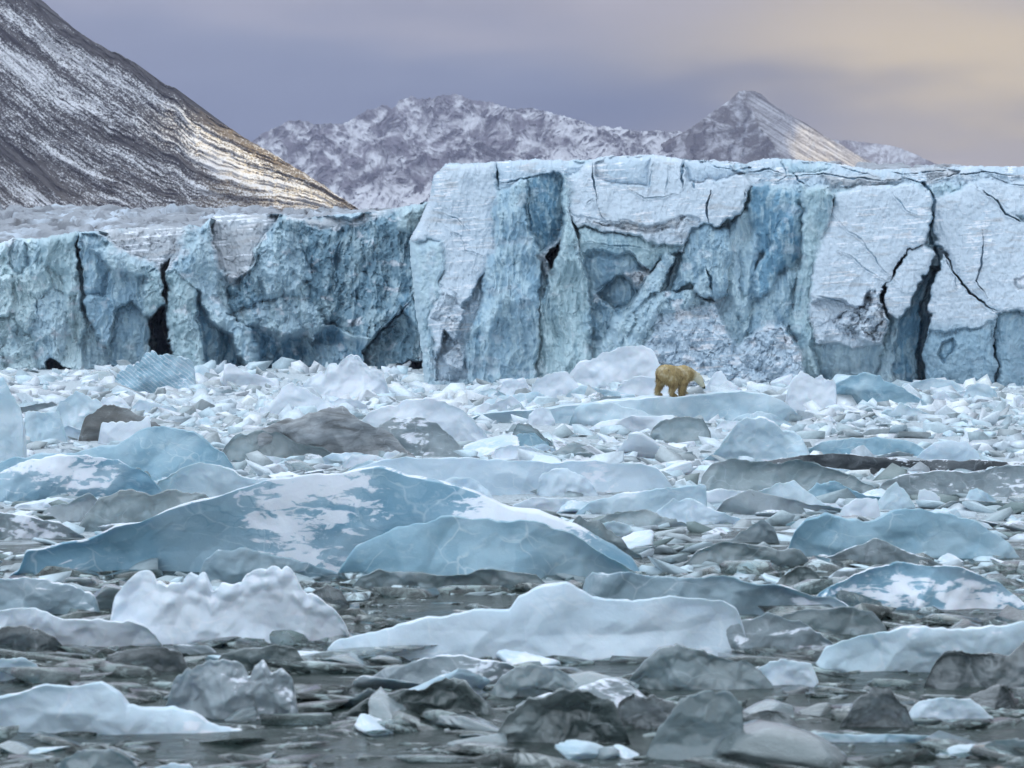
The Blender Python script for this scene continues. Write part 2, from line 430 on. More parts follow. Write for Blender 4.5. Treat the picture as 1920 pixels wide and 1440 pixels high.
R_SLABS = [
 ([(815,325),(835,306),(930,303),(928,360),(925,440),(930,480),(905,520),(880,560),(870,620),(905,640),(830,690),(800,600),(825,520),(822,455),(768,450),(792,405),(805,370)], 0.8,0.2,1.3,.12,.15,'white'),
 ([(830,640),(870,560),(905,520),(890,600),(905,700),(830,715),(812,712)], 1.2,.6,.6,.25,.3,'wblue'),
 ([(764,452),(825,456),(830,490),(822,530),(828,560),(815,590),(800,640),(812,730),(785,730),(780,620),(766,490)], 1.0,3.0,.3,.15,.25,'light'),
 ([(822,535),(850,545),(870,590),(855,640),(835,610),(812,600)], 2.2,0,1.2,.1,.7,'white'),
 ([(832,665),(860,640),(880,650),(868,690),(845,692)], 2.3,0,1.2,.1,.7,'white'),
 ([(932,300),(1000,295),(1060,298),(1105,303),(1060,332),(1000,337),(930,362)], -1.5,0,2.2,.1,.15,'wblue'),
 ([(925,360),(960,345),(990,335),(995,400),(998,450),(1010,480),(1015,560),(1005,730),(930,730),(880,720),(872,650),(890,590),(905,520),(925,470)], 2.4,.4,.6,.75,.2,'blue'),
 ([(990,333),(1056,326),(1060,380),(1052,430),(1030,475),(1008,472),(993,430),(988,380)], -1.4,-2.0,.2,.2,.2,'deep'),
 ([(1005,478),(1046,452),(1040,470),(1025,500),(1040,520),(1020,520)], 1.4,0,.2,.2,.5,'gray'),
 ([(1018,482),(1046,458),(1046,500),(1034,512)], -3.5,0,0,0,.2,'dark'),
 ([(1055,318),(1068,330),(1070,400),(1085,450),(1100,520),(1110,600),(1105,730),(1005,730),(1015,560),(1030,510),(1050,470),(1058,420)], 2.3,.6,.5,.7,.2,'green'),
 ([(1062,330),(1105,298),(1150,288),(1230,286),(1290,296),(1345,300),(1400,312),(1408,345),(1395,400),(1340,422),(1300,432),(1290,450),(1230,435),(1180,440),(1110,430),(1070,410)], 1.2,0.1,1.5,.06,.12,'white'),
 ([(1112,302),(1220,290),(1210,350),(1150,340),(1120,330)], 0.3,0.2,1.5,.06,.1,'wblue'),
 ([(1285,300),(1345,302),(1400,318),(1340,340),(1300,345),(1280,345)], -.2,0.2,1.8,.1,.2,'wblue'),
 ([(1065,400),(1130,412),(1200,420),(1300,408),(1312,420),(1290,450),(1280,470),(1180,440),(1085,428)], 1.9,0,1.2,.2,.3,'white'),
 ([(1120,418),(1200,424),(1290,412),(1270,428),(1180,434)], 1.8,0,1.2,.1,.5,'gray'),
 ([(1085,428),(1180,440),(1290,457),(1270,472),(1240,480),(1215,512),(1170,515),(1100,520),(1088,470)], 1.9,0,.1,.2,.25,'green'),
 ([(1096,476),(1180,474),(1215,500),(1210,522),(1160,522),(1130,548),(1105,545)], .7,0,-1.2,.15,.25,'blue'),
 ([(1105,540),(1170,515),(1200,520),(1190,575),(1150,600),(1160,650),(1110,640)], .6,0,.8,.4,.5,'blue'),
 ([(1120,545),(1150,517),(1182,520),(1190,550),(1175,572),(1150,582),(1130,568)], -.6,1.2,.2,.1,.2,'blue'),
 ([(1165,512),(1215,500),(1225,520),(1200,545),(1185,535)], 1.9,0,1.2,.1,1.2,'gray'),
 ([(1250,468),(1264,480),(1245,520),(1240,560),(1210,600),(1190,610),(1165,640),(1150,720),(1090,730),(1120,640),(1150,592),(1180,577),(1200,540),(1235,488)], 2.7,.8,.4,.35,.25,'light'),
 ([(1300,430),(1330,420),(1370,420),(1372,500),(1365,550),(1340,570),(1310,545),(1290,530),(1270,545),(1255,550),(1268,500),(1285,460)], 1.9,.3,.5,.3,.35,'blue'),
 ([(1300,540),(1318,500),(1330,530),(1338,560),(1300,570)], 2.9,.3,.9,.2,.25,'light'),
 ([(1370,420),(1400,395),(1406,345),(1412,345),(1420,420),(1415,500),(1425,560),(1400,612),(1380,592),(1365,550)], .6,-1.5,.2,.5,.2,'light'),
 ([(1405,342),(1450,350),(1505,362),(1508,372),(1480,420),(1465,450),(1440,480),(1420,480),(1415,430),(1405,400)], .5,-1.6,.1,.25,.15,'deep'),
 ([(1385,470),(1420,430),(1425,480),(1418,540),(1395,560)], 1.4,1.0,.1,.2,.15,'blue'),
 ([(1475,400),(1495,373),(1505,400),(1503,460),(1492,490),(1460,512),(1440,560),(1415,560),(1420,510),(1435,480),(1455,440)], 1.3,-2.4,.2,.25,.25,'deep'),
 ([(1420,560),(1445,540),(1480,500),(1495,500),(1485,560),(1480,640),(1505,700),(1440,725),(1400,640)], 1.2,.9,.3,.5,.25,'blue'),
 ([(1503,348),(1548,348),(1566,360),(1558,400),(1548,450),(1532,490),(1524,560),(1532,640),(1545,712),(1498,712),(1490,640),(1480,600),(1490,540),(1500,480),(1505,420)], 2.7,1.8,.2,.35,.15,'green'),
 ([(1190,655),(1232,590),(1300,552),(1340,572),(1360,602),(1380,642),(1400,700),(1400,730),(1140,730),(1160,690)], 3.6,0,2.0,.25,.8,'wblue'),
 ([(1375,660),(1400,640),(1440,612),(1470,610),(1500,660),(1512,730),(1370,730)], 4.4,0,2.2,.15,.9,'wblue'),
 ([(1170,600),(1232,548),(1300,545),(1330,570),(1240,600),(1200,660),(1150,700)], 3.0,0,1.6,.3,.7,'light'),
 ([(1566,362),(1620,348),(1700,350),(1735,356),(1750,378),(1744,420),(1737,455),(1700,470),(1680,500),(1672,530),(1650,560),(1660,590),(1665,640),(1640,690),(1545,700),(1525,620),(1522,560),(1530,490),(1550,420),(1562,380)], 3.6,.2,1.2,.03,.08,'white',1.6),
 ([(1522,650),(1560,640),(1620,622),(1665,640),(1645,700),(1640,730),(1545,730),(1535,690)], 2.6,0,-1.8,.15,.15,'light'),
 ([(1520,565),(1575,560),(1620,590),(1655,640),(1600,650),(1530,645)], 3.9,0,.9,.1,.3,'white'),
 ([(1560,598),(1590,578),(1612,572),(1640,548),(1662,590),(1655,640),(1600,632),(1572,612)], 4.2,0,.6,.1,1.7,'white'),
 ([(1663,590),(1700,570),(1690,640),(1680,730),(1635,730),(1655,660)], 2.3,.8,.2,.3,.3,'light'),
 ([(1700,470),(1735,455),(1754,470),(1745,497),(1720,530),(1702,575),(1680,602),(1665,592),(1655,562),(1675,520)], 3.9,-.3,1.1,.06,.12,'white',1.6),
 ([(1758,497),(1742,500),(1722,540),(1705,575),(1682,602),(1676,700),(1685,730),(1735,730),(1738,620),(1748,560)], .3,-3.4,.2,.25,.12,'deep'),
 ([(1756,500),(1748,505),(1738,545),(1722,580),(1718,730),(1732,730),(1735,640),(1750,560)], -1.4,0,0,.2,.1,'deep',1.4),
 ([(1748,378),(1800,348),(1830,343),(1925,412),(2440,420),(2440,592),(1870,592),(1830,562),(1790,515),(1768,477),(1750,455)], 1.6,.1,1.6,.05,.14,'white',1.6),
 ([(1765,478),(1790,520),(1830,565),(1872,592),(1866,610),(1860,650),(1872,690),(1850,730),(1735,730),(1730,650),(1745,560),(1755,500)], 4.0,.2,.7,.06,.12,'white',1.6),
 ([(1740,618),(1800,622),(1860,605),(1860,650),(1872,690),(1850,735),(1735,735),(1730,650)], 3.9,.2,-.4,.12,.18,'blue'),
 ([(1765,640),(1785,632),(1790,660),(1775,680),(1762,665)], 3.7,.2,.2,.12,.18,'deep'),
 ([(1868,590),(2440,585),(2440,735),(1855,735),(1874,690),(1862,640)], 1.0,-1.2,.1,.15,.2,'blue'),
 ([(1832,353),(1885,400),(2440,425),(2440,325),(1800,325)], -.6,0,2.6,.1,.15,'white'),
 ([(1895,520),(1930,515),(1940,545),(1905,540)], 2.8,0,1.5,0,.4,'snow'),
 ([(1400,285),(2440,285),(2440,330),(1832,340),(1750,350),(1620,347),(1560,350),(1500,346),(1408,343)], -1.9,0,4.6,.12,.35,'wblue',6),
 ([(1540,330),(1640,328),(1700,336),(1640,347),(1560,350)], -1.0,0,3.6,.1,.3,'gray'),
 ([(1700,312),(1800,318),(1790,332),(1740,340)], -2.6,0,3.6,.1,.3,'gray'),
 ([(1460,296),(1560,306),(1550,326),(1470,328)], -2.9,0,4.6,.25,.3,'light'),
]
R_CRACKS = [
 ([(1440,345),(1470,332),(1540,328),(1600,334),(1700,338),(1745,350)],2.4,1.4), ([(1560,306),(1590,318),(1640,330)],2.2,1.2), ([(1650,318),(1700,330),(1760,322),(1800,314)],2.2,1.2), ([(1740,345),(1790,328),(1850,322),(1925,330)],2.4,1.4), ([(1400,320),(1440,316),(1465,328)],3,1.4), ([(1850,330),(1900,345),(1940,350)],2,1.0),
 ([(932,300),(933,356)],4.5,2.5), ([(1107,300),(1112,330),(1118,350),(1120,382)],3.2,2.0), ([(1098,382),(1112,372)],1.6,.6),
 ([(1286,298),(1276,328),(1277,352)],5,2.6), ([(1296,345),(1297,352)],4,1.5), ([(1331,358),(1325,385),(1325,402),(1331,420)],5,2.6), ([(1396,358),(1396,372)],2.2,1.2),
 ([(1730,345),(1743,358),(1751,378),(1749,400),(1743,430),(1746,455),(1762,462)],5.6,2.4), ([(1752,462),(1758,480),(1760,497)],5.4,2.4),
 ([(1765,480),(1785,512),(1802,528),(1830,562),(1852,580),(1868,590)],3.2,1.8), ([(1843,430),(1841,490),(1833,530),(1852,562)],3,1.6),
 ([(1832,353),(1862,375),(1885,400),(1925,416)],4.5,2.2), ([(1484,325),(1512,347)],4,1.6), ([(1459,298),(1470,320),(1473,335)],3,1.2),
 ([(1268,480),(1256,510),(1246,552)],4.2,2.2), ([(1321,500),(1330,530),(1337,546)],5,2.4), ([(1226,303),(1210,365)],1.6,.4), ([(1257,310),(1248,370)],1.5,.35),
 ([(1120,382),(1130,405),(1145,418)],1.6,.5), ([(1175,352),(1205,374),(1245,368),(1270,360)],1.8,.5), ([(1320,300),(1345,315),(1400,316)],2,.6), ([(1375,318),(1410,310)],5,1.6),
 ([(925,345),(940,342),(970,338),(1030,326)],2.4,.8), ([(992,345),(994,400),(997,440)],2.2,.8), ([(1560,400),(1640,480),(1690,545)],1.6,.3), ([(1570,470),(1620,500),(1680,540)],1.4,.25),
 ([(1525,555),(1570,562),(1600,578)],2.2,.7), ([(1670,360),(1700,395),(1720,405)],1.4,.3), ([(1790,510),(1792,540)],2,.6), ([(1700,300),(1690,335),(1745,352)],2,.6),
 ([(1620,700),(1570,708),(1550,712)],2,.8), ([(1090,455),(1160,462),(1240,462)],1.8,.5), ([(825,400),(860,410),(880,435)],1.5,.3), ([(835,425),(862,440),(870,470),(905,480)],1.5,.35)]
R_CREST = [(700,520),(768,446),(790,405),(805,370),(812,330),(835,307),(930,303),(1000,297),(1060,300),(1110,298),(1150,291),(1230,289),(1290,299),(1345,302),(1400,306),(1440,296),(1500,298),(1560,306),(1640,318),(1700,315),(1750,312),(1840,311),(2440,320)]
R_LEFT = [(280,835),(330,812),(370,804),(405,790),(450,768),(490,769),(560,776),(620,784),(660,790),(735,796)]
def tone_r(U, V, C, n, n2):
    # blue ice freshly broken near the waterline of the right-hand slabs
    m = (sst(V + 14 * n, 590, 625) * (U > 1730) * 0.7)[..., None]
    C = C * (1 - m) + np.array(CW['blue']) * m
    m = (sst(0.5 * n2 + n, 0.35, 0.6) * sst(400 - np.hypot(U - 1225, (V - 425) * 3), 290, 390) * 0.6)[..., None]
    C = C * (1 - m) + np.array(CW['dirt']) * m
    return C
# distance of the face: nearer on the right, the shoulder behind the bear a little closer
def YR(U): return 186 + (U - 1300) * -0.006 + 3.0 * sst(U, 700, 800) * 0
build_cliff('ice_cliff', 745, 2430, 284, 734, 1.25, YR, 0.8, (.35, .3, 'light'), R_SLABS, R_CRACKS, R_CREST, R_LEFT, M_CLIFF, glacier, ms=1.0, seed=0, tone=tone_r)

L_SLABS = [
 ([(-470,455),(20,447),(75,447),(145,434),(150,520),(158,600),(160,715),(-470,715)], 2.0,0,.8,1.0,.55,'cyan'),
 ([(-470,515),(15,522),(28,570),(20,600),(-470,610)], 3.2,.8,.5,.6,.5,'cyan'),
 ([(18,450),(50,448),(60,470),(55,500),(30,520),(12,500)], .8,0,.5,.6,.5,'light'),
 ([(78,440),(145,434),(147,500),(140,560),(118,560),(112,520),(85,500)], 3.0,.4,.5,.7,.25,'green'),
 ([(64,560),(100,540),(118,560),(130,640),(110,700),(60,700),(55,620)], 3.0,0,1.0,.6,.6,'light'),
 ([(-470,600),(30,590),(60,640),(66,715),(-470,715)], 3.6,0,1.8,.3,1.0,'cyan'),
 ([(145,434),(190,430),(240,466),(268,488),(297,505),(307,522),(312,570),(285,606),(287,660),(272,715),(228,715),(210,660),(187,640),(165,600),(155,520)], 2.6,-1.4,.6,.35,.3,'blue'),
 ([(152,440),(200,440),(210,500),(200,560),(160,560)], 2.2,-2.0,.6,.3,.25,'blue'),
 ([(215,575),(250,560),(285,600),(288,715),(212,715),(205,640)], 1.6,.5,.4,.3,.3,'blue'),
 ([(180,470),(215,452),(262,484),(300,505),(262,520),(210,500)], 3.2,-.6,1.6,.2,.35,'light'),
 ([(268,505),(300,508),(310,560),(286,600),(272,590)], 3.6,0,.6,.2,.5,'green'),
 ([(82,715),(86,676),(96,672),(132,690),(130,715)], -.5,0,0,0,.2,'deep'),
 ([(180,428),(250,423),(300,415),(352,418),(352,432),(337,460),(320,490),(309,516),(300,506),(265,486),(215,453),(190,434)], -3.5,0,6.0,.4,.5,'gray'),
 ([(298,508),(322,485),(318,520),(308,570),(302,540)], -3.5,0,0,0,.3,'dirt'),
 ([(356,421),(375,440),(393,468),(405,500),(410,530),(415,570),(432,592),(470,622),(505,715),(392,715),(372,640),(340,600),(310,560),(310,512),(325,482),(341,440)], 3.6,.3,1.0,.4,.45,'light'),
 ([(330,480),(345,445),(352,428),(338,445),(322,478),(312,505),(320,505)], 1.2,3.0,2.0,.1,.2,'gray'),
 ([(310,520),(330,510),(370,545),(374,600),(392,715),(330,715),(318,640),(312,580)], 4.2,.5,1.0,.35,.5,'green'),
 ([(372,545),(395,600),(440,640),(470,715),(392,715),(376,600)], 1.8,-1.6,.4,.5,.35,'deep',6),
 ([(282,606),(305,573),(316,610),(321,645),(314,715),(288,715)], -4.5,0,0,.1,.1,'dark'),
 ([(395,398),(522,398),(500,435),(482,470),(472,507),(425,508),(408,500),(398,460)], -3.0,2.4,4.0,.35,.3,'gray'),
 ([(420,512),(440,500),(476,506),(485,530),(470,545),(430,540)], .8,0,1.5,.1,1.2,'gray'),
 ([(522,401),(600,406),(700,396),(805,376),(805,620),(700,640),(640,620),(560,600),(480,600),(430,585),(425,540),(475,506),(486,470),(501,430)], -1.2,-.9,.9,.85,.75,'mid'),
 ([(485,470),(510,430),(560,440),(580,500),(560,560),(500,560),(478,520)], -.2,-.5,.8,.6,.6,'light'),
 ([(425,590),(480,560),(560,560),(610,590),(590,630),(520,640),(470,620)], .6,0,1.4,.5,.8,'light'),
 ([(470,622),(520,636),(590,628),(640,620),(690,650),(700,725),(500,725)], -1.6,-.6,.2,.7,.5,'deep',16),
 ([(560,560),(600,570),(612,610),(590,640),(570,610)], .8,0,.6,.4,.5,'light'),
 ([(680,655),(700,640),(735,602),(776,560),(800,560),(805,735),(690,735)], -3.6,0,-.2,.7,.5,'mid'),
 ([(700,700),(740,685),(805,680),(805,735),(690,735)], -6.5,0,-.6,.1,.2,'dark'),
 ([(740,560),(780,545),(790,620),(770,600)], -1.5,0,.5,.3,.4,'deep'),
 ([(745,395),(800,378),(800,410),(770,440),(745,425)], .6,-3.0,.5,.3,.4,'green'),
 ([(590,640),(650,650),(660,725),(600,725)], -.8,0,1.2,.5,.5,'blue'),
 ([(560,412),(640,405),(700,398),(740,392),(720,405),(640,418),(600,430),(575,425)], -2.6,0,4.5,.2,.3,'gray'),
]
L_CRACKS = [([(144,436),(147,500),(155,560)],2.5,1.2), ([(372,545),(371,600),(380,650),(393,700)],3,1.6), ([(275,512),(298,500)],1.8,.8), ([(66,560),(68,595)],3,1.2),
 ([(690,655),(705,635),(735,602),(760,580),(776,562)],4,1.8), ([(640,440),(632,480),(630,530),(622,560)],4,.7), ([(308,530),(310,570)],3,1.4)]
L_CREST = [(-470,460),(0,455),(20,446),(75,446),(145,434),(180,431),(250,426),(300,421),(340,424),(356,420),(375,425),(400,404),(460,402),(520,400),(560,410),(600,405),(700,396),(760,386),(805,376)]
def YL(U): return 279 + 0.012 * (U - 300) - 16.0 * sst(U, 560, 800)
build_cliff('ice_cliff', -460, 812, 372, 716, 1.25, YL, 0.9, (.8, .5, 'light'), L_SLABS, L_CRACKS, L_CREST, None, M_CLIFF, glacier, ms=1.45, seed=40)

# the glacier's upper surface, crevassed and dusty
M_GTOP = mat_tint('weathered_glacier_surface', rough=0.75, var=0.2, scales=(0.12, 0.9), bump=(1.2, 0.6, 0.6), spec=0.2)
def glacier_top(x0, x1, y0, y1, zfun, amp, seed, xs=600, ys=360):
    x = np.linspace(x0, x1, xs); y = y0 + (y1 - y0) * np.linspace(0, 1, ys) ** 1.15
    X, Yy = np.meshgrid(x, y)
    wx = X + 4 * fbm(X / 18, Yy / 22, seed=seed, o=3); wy = Yy + 6 * fbm(X / 20, Yy / 25, seed=seed + 3, o=3)
    r = ridge(wx / 15, wy / 17, seed=seed + 5, o=4, g=0.6); f1, f2, cid = worley(wx / 9, wy / 11, 0.5, seed)
    g1, g2, cid2 = worley(wx / 3.2, wy / 4.5, 0.5, seed + 2)
    fade = sst(Yy, y0, y0 + 16)
    crev = 1 - sst(f2 - f1, 0.02, 0.16)
    Z = zfun(X, Yy) + amp * (r * 0.8 - 0.5 + 0.7 * (cid - 0.5) + 0.25 * (cid2 - 0.5) - 1.3 * crev + 0.45 * ridge(wx / 3.5, wy / 8, seed=seed + 21, o=3)) * (0.25 + 0.75 * fade)
    n = fbm(X / 5, Yy / 9, seed=seed + 11, o=5); n3 = fbm(X / 1.8, Yy / 5, seed=seed + 12, o=4)
    C = np.ones(X.shape + (3,)) * np.array((.36, .375, .41))
    m = sst(n + 0.5 * r, 0.2, 0.9)[..., None]; C = C * (1 - m) + np.array((.58, .64, .72)) * m
    m = (sst(0.9 * n3 - 0.5 * r + 0.6 * n + 0.5 * crev, -0.05, 0.6) * 0.85)[..., None]; C = C * (1 - m) + np.array((0.13, 0.125, 0.13)) * m
    idx = np.arange(xs * ys).reshape(ys, xs)
    q = np.stack([idx[:-1, :-1], idx[:-1, 1:], idx[1:, 1:], idx[1:, :-1]], -1).reshape(-1, 4)
    return mesh_obj('glacier_surface', np.stack([X, Yy, Z], -1).reshape(-1, 3), q, M_GTOP, glacier, color=C.reshape(-1, 3))
glacier_top(-118, 2, 286, 640, lambda X, Y: 11.6 + 0.0660 * (np.minimum(Y, 455) - 279) - 0.035 * (np.maximum(Y, 455) - 455) - 5 * (1 - sst(Y, 286, 298)), 1.7, 3)
glacier_top(-4, 118, 189, 460, lambda X, Y: 11.6 + 0.0830 * (np.minimum(Y, 318) - 190) - 0.03 * (np.maximum(Y, 318) - 318) - 1.2 * sst(X, 32, 62) - 1.3 * (1 - sst(X, 14, 24)), 1.25, 9)
# ------------------------------------------------------------------ mountains
M_ROCK = mat_tint('rock_and_snow', rough=0.9, var=0.22, scales=(0.02, 0.12), bump=(0.05, 0.5, 6.0), spec=0.1)
LIT = []      # spots chosen to be sunlit, left open in the added overcast sheet
def remember_lit(U, V, Y, rl, poly):
    m = (sdpoly(U, V, poly) > 0) & (V >= rl); LIT.append(P(U[m], V[m], Y[m])[::3])
SNOW = np.array((0.70, 0.69, 0.71)); ROCK = np.array((0.075, 0.068, 0.066)); ROCK2 = np.array((0.125, 0.108, 0.095))
def ridge_line(u, pts, rough, seed):
    cu, cv = zip(*pts)
    return np.interp(u, cu, cv) + rough * (fbm(u / 22, 0.3, seed=seed, o=4) + 0.35 * fbm(u / 4, 0.7, seed=seed + 1, o=2))

def mountain_near():
    step = 1.25
    u = np.arange(-330, 690, step * 1.1); v = np.arange(-310, 412, step * 1.1)
    U, V = np.meshgrid(u, v)
    top = [(-330,-300),(-60,-95),(0,-42),(60,0),(110,40),(190,85),(250,115),(310,158),(330,166),(365,198),(430,240),(480,270),(540,307),(590,335),(640,370),(674,392),(690,403)]
    rl = ridge_line(u, top, 3.0, 11)[None, :]
    s = (V - rl) / (1 - np.clip(U / 735, 0, 0.93) ** 2)
    t = U
    s_w = s + 3.5 * fbm(U / 120, V / 100, seed=5, o=3)
    s_f = s_w - 0.20 * U * (1 - sst(U, 300, 650)) + 0.8 * fbm(U / 25, V / 25, seed=15, o=2)
    big = fbm(s_w / 58, t / 420, seed=6, o=3)
    mid = fbm(s_f / 13, t / 70 + s / 200, seed=7, o=4, g=0.65)
    fine = fbm(s_f / 4.0, t / 30, seed=8, o=4, g=0.65)
    speck = fbm(U / 3.5, V / 3.0, seed=9, o=3, g=0.7)
    # gullies: relief along the fall lines
    gl = ridge(s_f / 42, t / 400, seed=6, o=4, g=0.55)
    Y = 2300 - 20 * gl - 5.5 * mid - 1.2 * fine + (392 - V) * 0.82 + 2.2 * U * 0.5 * 0
    vf = fbm(s_f / 2.4 + 9, t / 13, seed=12, o=3, g=0.7)
    snow = -0.24 + 1.0 * big + 0.34 * mid + 0.36 * fine + 0.85 * speck + 0.36 * vf
    snow += 0.20 * sst(s, 20, 90) * (1 - sst(s, 120, 240)) - 0.35 * (1 - sst(s, 0, 26)) + 0.75 * sst(U, 335, 400) * (1 - sst(U, 600, 670)) * sst(s, 26, 60) * (1 - sst(s, 130, 190))  # last term adds snow to brighten the slope meant to look sunlit
    rc = None; sunlit_tan = (sst(U + 30 * big, 350, 430) * 0.55)[..., None]  # tan tint paints golden sunlight into the rock colour
    a = (sst(snow, -0.25, 0.55) * 0.95)[..., None]
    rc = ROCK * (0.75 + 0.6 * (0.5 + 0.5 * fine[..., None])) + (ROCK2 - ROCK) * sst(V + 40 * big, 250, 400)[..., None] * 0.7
    rc = rc * (1 - sunlit_tan) + np.array((0.24, 0.185, 0.12)) * sunlit_tan
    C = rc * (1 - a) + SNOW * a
    remember_lit(U, V, Y, rl, [(340, 228), (390, 212), (440, 246), (490, 280), (550, 313), (640, 368), (700, 400), (600, 404), (540, 372), (470, 325), (400, 288), (345, 262)])
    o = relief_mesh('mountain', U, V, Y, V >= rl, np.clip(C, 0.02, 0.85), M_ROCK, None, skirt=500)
    tag(o, 'steep dark scree mountainside streaked with thin snow at the left', kind='structure')
def mountain_far(name, label, Y0, top, v1, rough, seed, snow_bias, rock, extra=None, relief=1.0, step=1.4, lean=2.2, lit=None):
    us = [p[0] for p in top]; u = np.arange(us[0], us[-1], step); v = np.arange(min(p[1] for p in top) - 12, v1, step)
    U, V = np.meshgrid(u, v)
    rl = ridge_line(u, top, rough, seed)[None, :]
    s = V - rl
    wu = U + 16 * fbm(U / 60, V / 60, seed=seed + 2, o=3); wv = V + 12 * fbm(U / 60, V / 60, seed=seed + 3, o=3)
    r1 = ridge(wu / 62, wv / 95, seed=seed + 4, o=5, g=0.58)
    r2 = ridge((wu + wv * 0.5) / 20, wv / 46, seed=seed + 5, o=4, g=0.6)
    n = 0.75 * fbm(wu / 26, wv / 22, seed=seed + 6, o=3) + 0.5 * fbm(wu / 9, wv / 7, seed=seed + 16, o=4, g=0.65)
    sp = fbm(U / 4.5, V / 3.5, seed=seed + 7, o=3, g=0.7)
    Y = Y0 - relief * (260 * r1 + 40 * r2 + 6 * n) + (400 - V) * lean * 1.0 * Y0 / 3000
    snow = snow_bias - 0.5 * (r1 - 0.2) + 0.95 * n + 0.15 * sp - 0.25 * (r2 - 0.2)
    if extra is not None: snow, Y = extra(U, V, s, snow, Y, n, sp, r2)
    a = sst(snow, -0.5, 0.65)[..., None]
    C = np.array(rock) * (0.8 + 0.4 * (sp[..., None] + 0.5)) * (1 - a) + SNOW * a
    if lit: remember_lit(U, V, Y, rl, lit)
    o = relief_mesh(name, U, V, Y, V >= rl, np.clip(C, 0.02, 0.85), M_ROCK, None, skirt=900)
    tag(o, label, kind='structure'); return o
mountain_near()
def ex_c(U, V, s, snow, Y, n, sp, r2):
    snow = snow + 1.2 * sst(V + 12 * n, 345, 362)                        # smooth snowfield at its foot
    snow = snow + 0.45 * sst(U, 960, 1060) - 0.3 * (1 - sst(s, 0, 14)) * (U < 950)
    return snow, Y
mountain_far('mountain', 'broad craggy mountain with snow between purple grey rock, hazy behind the ice', 8200,
    [(440,290),(480,258),(510,238),(535,226),(560,225),(590,232),(640,230),(660,225),(690,206),(715,196),(735,204),(750,186),(775,180),(790,184),(810,182),(830,176),(850,175),(880,184),(915,188),(950,200),(1000,205),(1040,212),(1080,225),(1130,235),(1200,245),(1265,246),(1330,262)],
    404, 4.5, 21, 0.24, (0.125, 0.11, 0.125), ex_c)
def ex_p(U, V, s, snow, Y, n, sp, r2):
    xr = np.interp(V, [165, 195, 240, 290, 330], [1395, 1400, 1425, 1462, 1490])   # the arete below the summit
    right = sst(U - xr, -4, 10)
    st = fbm((V - 0.62 * U) / 5, U / 70, seed=77, o=4, g=0.6)
    snow = snow * (1 - right) + right * (0.16 + 0.6 * st + 0.2 * sp - 0.35 * (1 - sst(s, 3, 18)))
    Y = Y + (U - xr) * 9 * right - (xr - U) * -7 * (1 - right) - 160 * np.exp(-((U - xr) / 22) ** 2)
    return snow, Y
mountain_far('mountain', 'pointed snowy peak with a dark rocky left face rising behind the ice cliff', 6800,
    [(1225,290),(1240,268),(1300,236),(1340,206),(1370,186),(1384,172),(1395,169),(1410,170),(1428,177),(1480,213),(1530,243),(1580,272),(1620,297),(1660,318)],
    330, 3.0, 31, 0.0, (0.13, 0.115, 0.11), ex_p, relief=0.5, lit=[(1500, 232), (1560, 255), (1650, 310), (1600, 330), (1500, 330), (1480, 270)])
mountain_far('mountain', 'low pale snow hill fading into haze far behind at the right', 9100,
    [(1540,268),(1560,261),(1600,264),(1640,268),(1680,274),(1720,290),(1755,306),(1790,322)], 335, 1.6, 41, 0.12, (0.2, 0.17, 0.17), relief=0.4)
# ------------------------------------------------------------------ unseen sheet added to block the sun, opened only above the LIT spots
def sun_blocker():
    H = 1750.0; cell = 24.0
    tan = math.tan(SUN_EL); hx, hy = math.sin(SUN_AZ), -math.cos(SUN_AZ)
    def up(p):
        k = (H - p[..., 2]) / tan
        return np.stack([p[..., 0] + hx * k, p[..., 1] + hy * k], -1)
    x = np.arange(900, 6600, cell); y = np.arange(-6600, 8200, cell)
    X, Y = np.meshgrid(x, y)
    wx = X + 90 * fbm(X / 400, Y / 400, seed=71, o=3); wy = Y + 90 * fbm(X / 400, Y / 400, seed=72, o=3)
    dz = 60 * (fbm(X / 500, Y / 500, seed=73, o=4) + 0.8)
    keep = np.ones(X.shape, bool)
    for pts in LIT:
        q = up(pts)
        ii = np.round((q[:, 1] - y[0]) / cell - .5).astype(int).clip(1, len(y) - 2); jj = np.round((q[:, 0] - x[0]) / cell - .5).astype(int).clip(1, len(x) - 2)
        cntg = np.zeros(X.shape); np.add.at(cntg, (ii, jj), 1)
        keep &= ~(cntg > 0)
    h, w = X.shape; idx = np.arange(h * w).reshape(h, w)
    q = np.stack([idx[:-1, :-1], idx[:-1, 1:], idx[1:, 1:], idx[1:, :-1]], -1)[keep[:-1, :-1]]
    sd_ = np.array(SUN_DIR) / SUN_DIR.z; lo = np.stack([X, Y, X * 0 + H], -1).reshape(-1, 3) + dz.reshape(-1, 1) * sd_; hi = lo + sd_ * 90.0
    n = h * w
    e = np.concatenate([q[:, [0, 1]], q[:, [1, 2]], q[:, [2, 3]], q[:, [3, 0]]]); key = np.sort(e, 1)
    _, inv, cnt = np.unique(key[:, 0].astype(np.int64) * n + key[:, 1], return_inverse=True, return_counts=True)
    rim = e[cnt[inv] == 1]
    side = np.stack([rim[:, 0], rim[:, 1], rim[:, 1] + n, rim[:, 0] + n], -1)
    m, b = new_mat('cloud')  # material of the added unseen sheet that blocks the sun
    d = b.n('ShaderNodeBsdfDiffuse', ins={'Color': (.9, .9, .92, 1)}); t = b.n('ShaderNodeBsdfTranslucent', ins={'Color': (.9, .9, .92, 1)})
    mx = b.n('ShaderNodeMixShader', ins={0: 0.35, 1: d.outputs[0], 2: t.outputs[0]})
    b.n('ShaderNodeOutputMaterial', ins={'Surface': mx.outputs[0]})
    o = mesh_obj('cloud', np.concatenate([lo, hi]), np.concatenate([q[:, ::-1], q + n, side]), m)  # added unseen sheet that blocks the sun
    tag(o, 'unseen grey sheet added off to the right to block sunlight except in patches', kind='structure')
